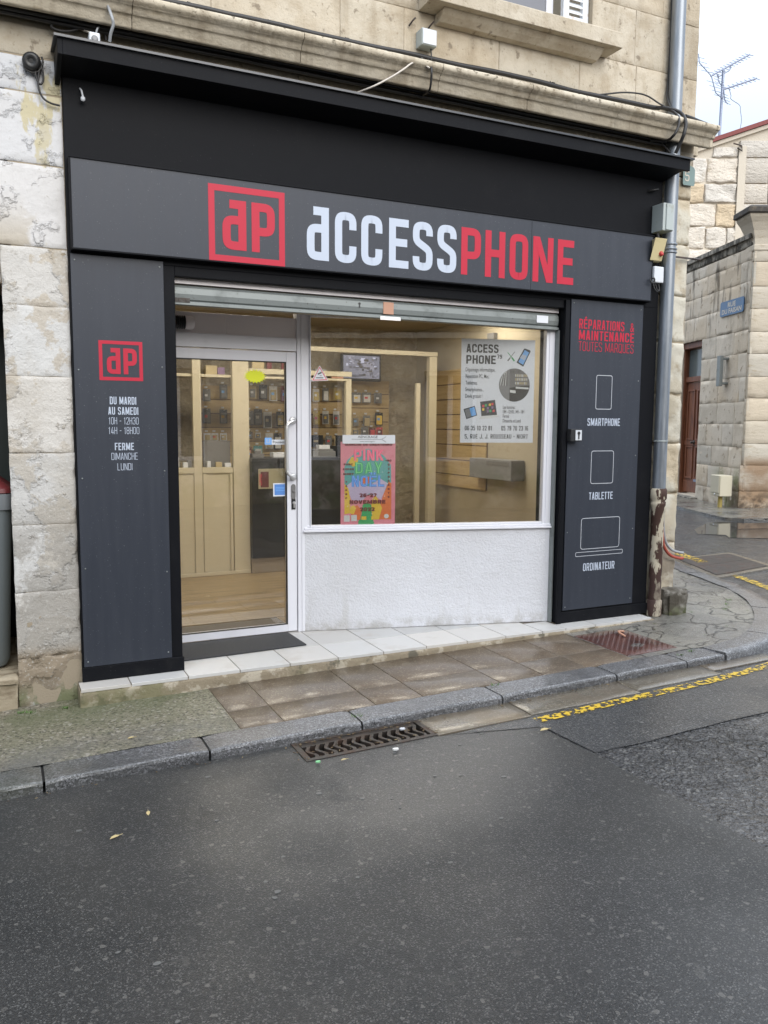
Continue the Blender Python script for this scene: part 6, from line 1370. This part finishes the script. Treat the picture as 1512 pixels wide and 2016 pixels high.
for h in hs:
    s = -.0; off = random.uniform(.2, .5); first = True
    while s < 5.5:
        w = off if first else random.uniform(.38, .82); first = False; e = s+w
        if DZ0-.15 < z+h*.5 < DZ1:
            if s < DS0: wblock(s, min(e, DS0), z, z+h)
            if e > DS1: wblock(max(s, DS1), e, z, z+h)
        else: wblock(s, e, z, z+h)
        s = e
    z += h
b.build('stones', 'far_stone', gw)
b = MB(); s = -.02
while s < 8.5:
    w = random.uniform(.5, .9); b.block(P0+Z*0, FU, Z, FN, -s-w+.004, -s-.004, 4.68, 4.88, depth=.5, r=.02, step=.08, rough=.012, tint=(1, 1, 1), seed=s); 
    b.obox(P0, FU, Z, FN, -s-w+.004, -s-.004, 4.80, 4.875, -.5, .055); s += w
b.build('coping', 'coping', gw)
# old door in it
od = thing('wooden_door', tuple(fw(2.1, DZ0)), 'old reddish brown panelled wooden door in the garden wall', 'door')
def dbox(nm, s0, s1, z0, z1, n0, n1, m='old_wood', bev=.006, par=None):
    b = MB(); b.obox(P0, FU, Z, FN, -s1, -s0, z0, z1, n0, n1); return b.build(nm, m, par or od, bevel=bev)
dbox('lintel', DS0, DS1, 3.20, 3.33, -.30, -.06, bev=.01)
dbox('jamb', DS0, DS0+.05, DZ0, 3.20, -.30, -.10); dbox('jamb', DS1-.05, DS1, DZ0, 3.20, -.30, -.10)
dbox('transom_glass', DS0+.05, DS1-.05, 2.66, 3.19, -.20, -.19, 'glass_dark', 0)
dbox('transom_rail', DS0+.05, DS1-.05, 2.56, 2.66, -.24, -.13)
lf = dbox('leaf', DS0+.055, DS1-.055, DZ0+.03, 2.55, -.21, -.17)
for (a, c) in ((.10, .42), (.52, .84)):
    for (z0, z1) in ((DZ0+.30, DZ0+.95), (DZ0+1.06, DZ0+2.05)):
        b = MB(); rect_frame(b, P0+FN*-.17, FU, Z, FN, -(DS0+c), -(DS0+a), z0, z1, .035, .02); b.build('moulding', 'old_wood', lf, bevel=.005)
dbox('bottom_board', DS0+.06, DS1-.06, DZ0+.04, DZ0+.26, -.169, -.155)
dbox('mid_rail', DS0+.06, DS1-.06, DZ0+.96, DZ0+1.05, -.169, -.15)
b = MB(); b.obox(P0, FU, Z, FN, -(DS0+.42), -(DS0+.12), DZ0+.255, DZ0+.30, -.154, -.145); b.build('letter_slot', 'antenna', od)
b = MB(); b.lathe(fw(DS0+.47, DZ0+1.02, -.15), FN, [(.045, 0), (.045, .01), (.02, .03), (.03, .06), (.012, .07)], 16); b.build('knob', 'iron_dark', od)
b = MB(); b.obox(P0, FU, Z, FN, -DS1-.05, -DS0+.10, .262, .345, -.35, .14); b.build('door_sill', 'coping', label='low stone sill in front of the old wooden door', cat='sill', bevel=.01)
# street name plate
sn = thing('street_sign', tuple(fw(.55, 3.62)), 'blue enamel street name plate RUE DU FAISAN on the garden wall', 'street sign')
s0, s1, z0, z1 = .155, .965, 3.63, 3.885
b = MB(); b.prism([P0-FU*(s0+(s1-s0)*u)+Z*(z0+(z1-z0)*v)+FN*.012 for u, v in [(.03, 0), (.97, 0), (1, .1), (1, .9), (.97, 1), (.03, 1), (0, .9), (0, .1)]], FN*.012); b.build('plate', 'enamel_blue', sn)
b = MB(); soft_text(b, 'RUE', P0-FU*.56+Z*3.77+FN*.024, FU, Z, FN, .082, width=.27, center=True, bold=.02); soft_text(b, 'DU FAISAN', P0-FU*.56+Z*3.665+FN*.024, FU, Z, FN, .082, width=.68, center=True, bold=.02); b.build('lettering', 'enamel_text', sn)
b = MB(); s_ = .66; b.obox(P0, FU, Z, FN, -s_-.06, -s_+.06, 2.40, 2.93, .10, .16); b.obox(P0, FU, Z, FN, -s_-.06, -s_+.06, 2.86, 2.90, -.02, .10); b.obox(P0, FU, Z, FN, -s_-.06, -s_+.06, 2.43, 2.47, -.02, .10)
b.build('iron_bracket', 'galvanised', label='grey metal bracket on the garden wall below the street sign', cat='bracket', bevel=.004)
ux = atp(1421, 960, FN, FC+.22); ux.z = 0
gb = thing('gas_box', (ux.x, ux.y, .27), 'cream utility box on a yellow post against the garden wall', 'utility box')
b = MB(); b.obox(ux, FU, Z, FN, -.165, .165, .50, .86, -.10, .12); b.build('case', 'cream_box', gb, bevel=.012); b = MB(); b.obox(ux, FU, Z, FN, -.15, .15, .56, .855, .1205, .132); b.build('door_panel', 'cream_box', gb, bevel=.004)
b = MB(); b.lathe(ux+FN*.12+Z*.53, FN, [(.02, 0), (.02, .008), (.01, .01)], 12); b.build('lock', 'steel', gb); b = MB(); b.cyl(ux+Z*.20+FN*.02, ux+Z*.50+FN*.02, .038); b.build('post', 'yellow_post', gb)
# pier with its moulded cap
QU = V3(.9025, -.4307, 0); QN = QU.cross(Z); Q0 = V3(11.44, 4.96, 0)
pr = thing('gate_pier', tuple(Q0+QU*1.1), 'massive pale stone gate pier with a flared blackened cap', 'gate pier')
b = MB(); z = .10
b.obox(Q0, QU, Z, QN, .02, 2.58, 0, 4.6, -.5, -.02)
for i, h in enumerate([.50, .44, .37, .38, .38, .36, .38, .36, .38, .36, .40, .17]):
    s = 0; pj = .05 if z < 1.0 else 0
    while s < 2.55:
        w = min(random.uniform(.55, .95), 2.6-s); b.block(Q0, QU, Z, QN, s-pj+.003, s+w-.003, z+.004, z+h-.004, depth=.04+pj*0, r=.005, step=.08, rough=.006, ns=5, tint=jt(.10, .05), seed=s+i)
        s += w
    b.block(Q0, -QN, Z, -QU, -.0, .32, z+.004, z+h-.004, depth=.04, r=.014, step=.08, rough=.006, tint=jt(.1, .05), seed=i)
    z += h
b.build('shaft', 'pier_stone', pr)
b = MB(); pf = [(0, 4.58), (.015, 4.60), (.015, 4.67), (.0, 4.69), (.01, 4.78), (.05, 4.90), (.11, 5.02), (.17, 5.10), (.18, 5.14)]
def caprings(mb, pf):
    rings = []
    for (e, z) in pf: rings.append([Q0+QU*a+QN*c+Z*z for a, c in [(-e, e), (2.6+e, e), (2.6+e, -.32-e*.2), (-e, -.32-e*.2)]])
    n = 4; vs = [p for r in rings for p in r]; mb.add(vs, [(i*n+j, i*n+(j+1) % n, (i+1)*n+(j+1) % n, (i+1)*n+j) for i in range(len(rings)-1) for j in range(n)]+[(3, 2, 1, 0), tuple(range(len(vs)-4, len(vs)))])
caprings(b, pf); b.build('cap_moulding', 'pier_stone', pr)
b = MB(); caprings(b, [(.19, 5.14), (.23, 5.15), (.23, 5.23), (.17, 5.27)]); b.build('cap_slab', 'black_stone', pr, bevel=.01)
b = MB(); b.obox(Q0, QU, Z, QN, .30, 1.9, 5.275, 5.66, -.30, -.05); b.build('crest_block', 'black_stone', pr, bevel=.02)
# gabled rubble house behind
random.seed(99)
fh = Vector((FW.x, FW.y, 0)).normalized(); GC = CAM+fh*20.5
def gab(px, py):
    d = ray(px, py); k_ = 20.5/d.dot(fh); p = CAM+d*k_; return (p-GC).dot(QU), p.z
ga = thing('gable_house', tuple(GC+QU*9-Z*1.5), 'pale rubble stone house with a red edged gable behind the garden wall', 'house')
u0, _ = gab(1335, 300); ul, zl = gab(1405, 272); ur, zr = gab(1512, 236); sl_ = (zr-zl)/(ur-ul)
um, _ = gab(1456, 300); ue = ur+3.2; zt_ = lambda u: zl+(u-ul)*sl_ if u <= ue else zl+(ue-ul)*sl_-(u-ue)*sl_
G0 = V3(GC.x, GC.y, 0)
b = MB(); gp_ = [(u0-1.2, 0), (ue*2-u0+1.2, 0), (ue*2-u0+1.2, zt_(u0-1.2)), (ue, zt_(ue)), (u0-1.2, zt_(u0-1.2))]
b.prism([G0+QU*a+Z*(c-.16)-QN*.05 for a, c in gp_], -QN*8); b.build('core', 'rubble_mortar', ga)
b = MB(); z = 3.0; i = 0
while z < 10.5:
    h = random.uniform(.38, .62); s = u0-1.2+random.uniform(0, .3)
    while s < ue*2-u0+1:
        rough_part = s < um
        w = random.uniform(.5, 1.25) if rough_part else random.uniform(.7, 1.1)
        if rough_part and s+w > um: w = max(.3, um-s)
        top = min(z+h, min(zt_(s), zt_(s+w))-.18)
        if top-z > .12:
            tn = jt(.07, .02, 1.12) if rough_part and random.random() > .28 else ((1.02, .90, .72) if rough_part else jt(.06, .03, .93))
            if s < ur+1.5: b.block(G0, QU, Z, QN, s+.015, s+w-.015, z+.015, top-.015, depth=.06, r=.03 if rough_part else .006, step=.07 if rough_part else .25, rough=.028 if rough_part else .004, ns=4, tint=tn, seed=s)
            else: b.tint = tn; b.obox(G0, QU, Z, QN, s+.01, s+w-.01, z+.01, top-.01, -.05, .0)
        s += w
    z += h
b.build('stones', 'rubble', ga)
b = MB(); t_ = V3(0, 0, 1)
def rake(mb, ua, ub, z_off, th, n0, n1):
    mb.hexa([G0+QU*ua+Z*(zt_(ua)+z_off)+QN*n1, G0+QU*ub+Z*(zt_(ub)+z_off)+QN*n1, G0+QU*ub+Z*(zt_(ub)+z_off)+QN*n0, G0+QU*ua+Z*(zt_(ua)+z_off)+QN*n0,
             G0+QU*ua+Z*(zt_(ua)+z_off+th)+QN*n1, G0+QU*ub+Z*(zt_(ub)+z_off+th)+QN*n1, G0+QU*ub+Z*(zt_(ub)+z_off+th)+QN*n0, G0+QU*ua+Z*(zt_(ua)+z_off+th)+QN*n0])
rake(b, u0-1.3, ue, -.10, .10, -8, .10); rake(b, ue, 2*ue-u0+1.3, -.10, .10, -8, .10); b.build('roof_edge', 'roof_red', ga)
b = MB(); rake(b, u0-1.3, ue, -.20, .09, -.3, .04); b.build('verge_mortar', 'rubble_mortar', ga)
b = MB(); b.obox(G0, QU, Z, QN, um-.02, um+.16, 3, zt_(um)-.4, .0, .03); b.build('render_strip', 'rubble_mortar', ga)
p_ = gab(1452, 288); b = MB(); c = G0+QU*p_[0]+Z*p_[1]+QN*.05; b.tube([c-QU*.12+Z*.05, c+QU*.08, c+QU*.08-Z*.14+QN*.04, c-QU*.02-Z*.05], .018, 6); b.build('wall_hook', 'iron_dark', label='rusty iron hook high on the gable wall', cat='hook')
# aerials
def G3(px, py, n=-.4):
    a, z = gab(px, py); return G0+QU*a+Z*z+QN*n
def aerial(nm, mast0, mast1, booms, label):
    t = thing(nm, tuple(G3(*mast0)-Z*.3), label, 'aerial')
    b = MB(); b.tube([G3(*mast0)-Z*.8, G3(*mast1)], .032, 8); b.build('mast', 'antenna', t)
    for (a, c, k_, refl) in booms:
        A_, B_ = G3(*a), G3(*c); b = MB(); b.tube([A_, B_], .020, 6); bo = b.build('boom', 'antenna', t)
        b = MB(); d = (B_-A_).normalized(); cross = (d.cross(FW)).normalized(); side = (FW*.75+cross*.65).normalized()
        for i in range(k_):
            q = A_.lerp(B_, .12+.86*i/(k_-1)); b.tube([q-side*.16, q+side*.16], .0085, 5)
        for i in refl:
            q = A_+d*.02; b.tube([q, q+cross*i*.42-d*.10*abs(i), q+cross*i*.62-d*.02], .013, 5); 
            for j in range(4): w_ = q+cross*i*(.15+.13*j)-d*.05; b.tube([w_-side*.22, w_+side*.22], .006, 5)
        b.build('elements', 'antenna', t)
    return t
ae = aerial('tv_aerial', (1429, 252), (1438, 122), [((1412, 136), (1491, 92), 12, (1, -1)), ((1437, 163), (1505, 140), 8, (.6, -.6))], 'tall television aerial with two combs above the red gable edge')
b = MB(); b.tube(smooth_path([G3(1425, 133), G3(1428, 137), G3(1438, 131), G3(1450, 124), G3(1453, 114)], 3), .014, 6); b.build('brace', 'antenna', ae)
b = MB(); b.tube(smooth_path([G3(1449, 160), G3(1453, 175), G3(1453, 182), G3(1470, 194), G3(1472, 205), G3(1474, 225), G3(1471, 244)], 4), .009, 5); b.build('lead', 'antenna', ae)
a2 = thing('tv_aerial', tuple(G3(1372, 190, -6)), 'second aerial almost hidden behind the corner of the stone house', 'aerial')
b = MB(); b.tube([G3(1366, 320, -6), G3(1366, 110, -6)], .03, 6); b.build('mast', 'antenna', a2)
b = MB(); A_ = G3(1366, 112, -6); B_ = G3(1388, 122, -6); b.tube([A_, B_], .016, 5)
for i in range(6): q = A_.lerp(B_, .4+.12*i); b.tube([q-Z*.13-QU*.05, q+QU*.03, q+Z*.13-QU*.05], .008, 5)
b.build('boom', 'antenna', a2)
# ================================================================ OPPOSITE SIDE OF THE STREET (seen in the panes)
random.seed(5)
op = thing('opposite_house', (2, -9, 0), 'long stone house across the street reflected in the shop windows', 'house')
OY = -9.2
b = MB(); wins = [(-5.2, -4.2), (-2.6, -1.6), (0, 1.0), (2.6, 3.6), (5.2, 6.2), (7.8, 8.8)]
xs = [-14]; 
for a, c in wins: xs += [a, c]
xs.append(14)
for i in range(0, len(xs), 2): b.box(xs[i], xs[i+1], OY-.4, OY, -.4, 3.9)
for a, c in wins: b.box(a, c, OY-.4, OY, -.4, 1.0); b.box(a, c, OY-.4, OY, 2.7, 3.9)
b.box(-14, 14, OY, OY+.12, 3.3, 3.45)
b.build('wall', 'far_stone', op)
for a, c in wins:
    for (z0, z1) in ((1.0, 2.7),):
        b = MB(); b.box(a, a+.07, OY-.25, OY-.2, z0, z1); b.box(c-.07, c, OY-.25, OY-.2, z0, z1); b.box((a+c)/2-.05, (a+c)/2+.05, OY-.25, OY-.2, z0, z1); b.box(a, c, OY-.251, OY-.201, z0, z0+.07); b.box(a, c, OY-.251, OY-.201, z1-.07, z1)
        w_ = b.build('window', 'pvc', op); b = MB(); b.box(a, c, OY-.30, OY-.28, z0, z1); b.build('pane', 'glass_dark', w_)
b = MB(); b.box(-14, 14, OY-6, OY+.35, 3.9, 4.05); b.build('roof', 'roof_red', op)
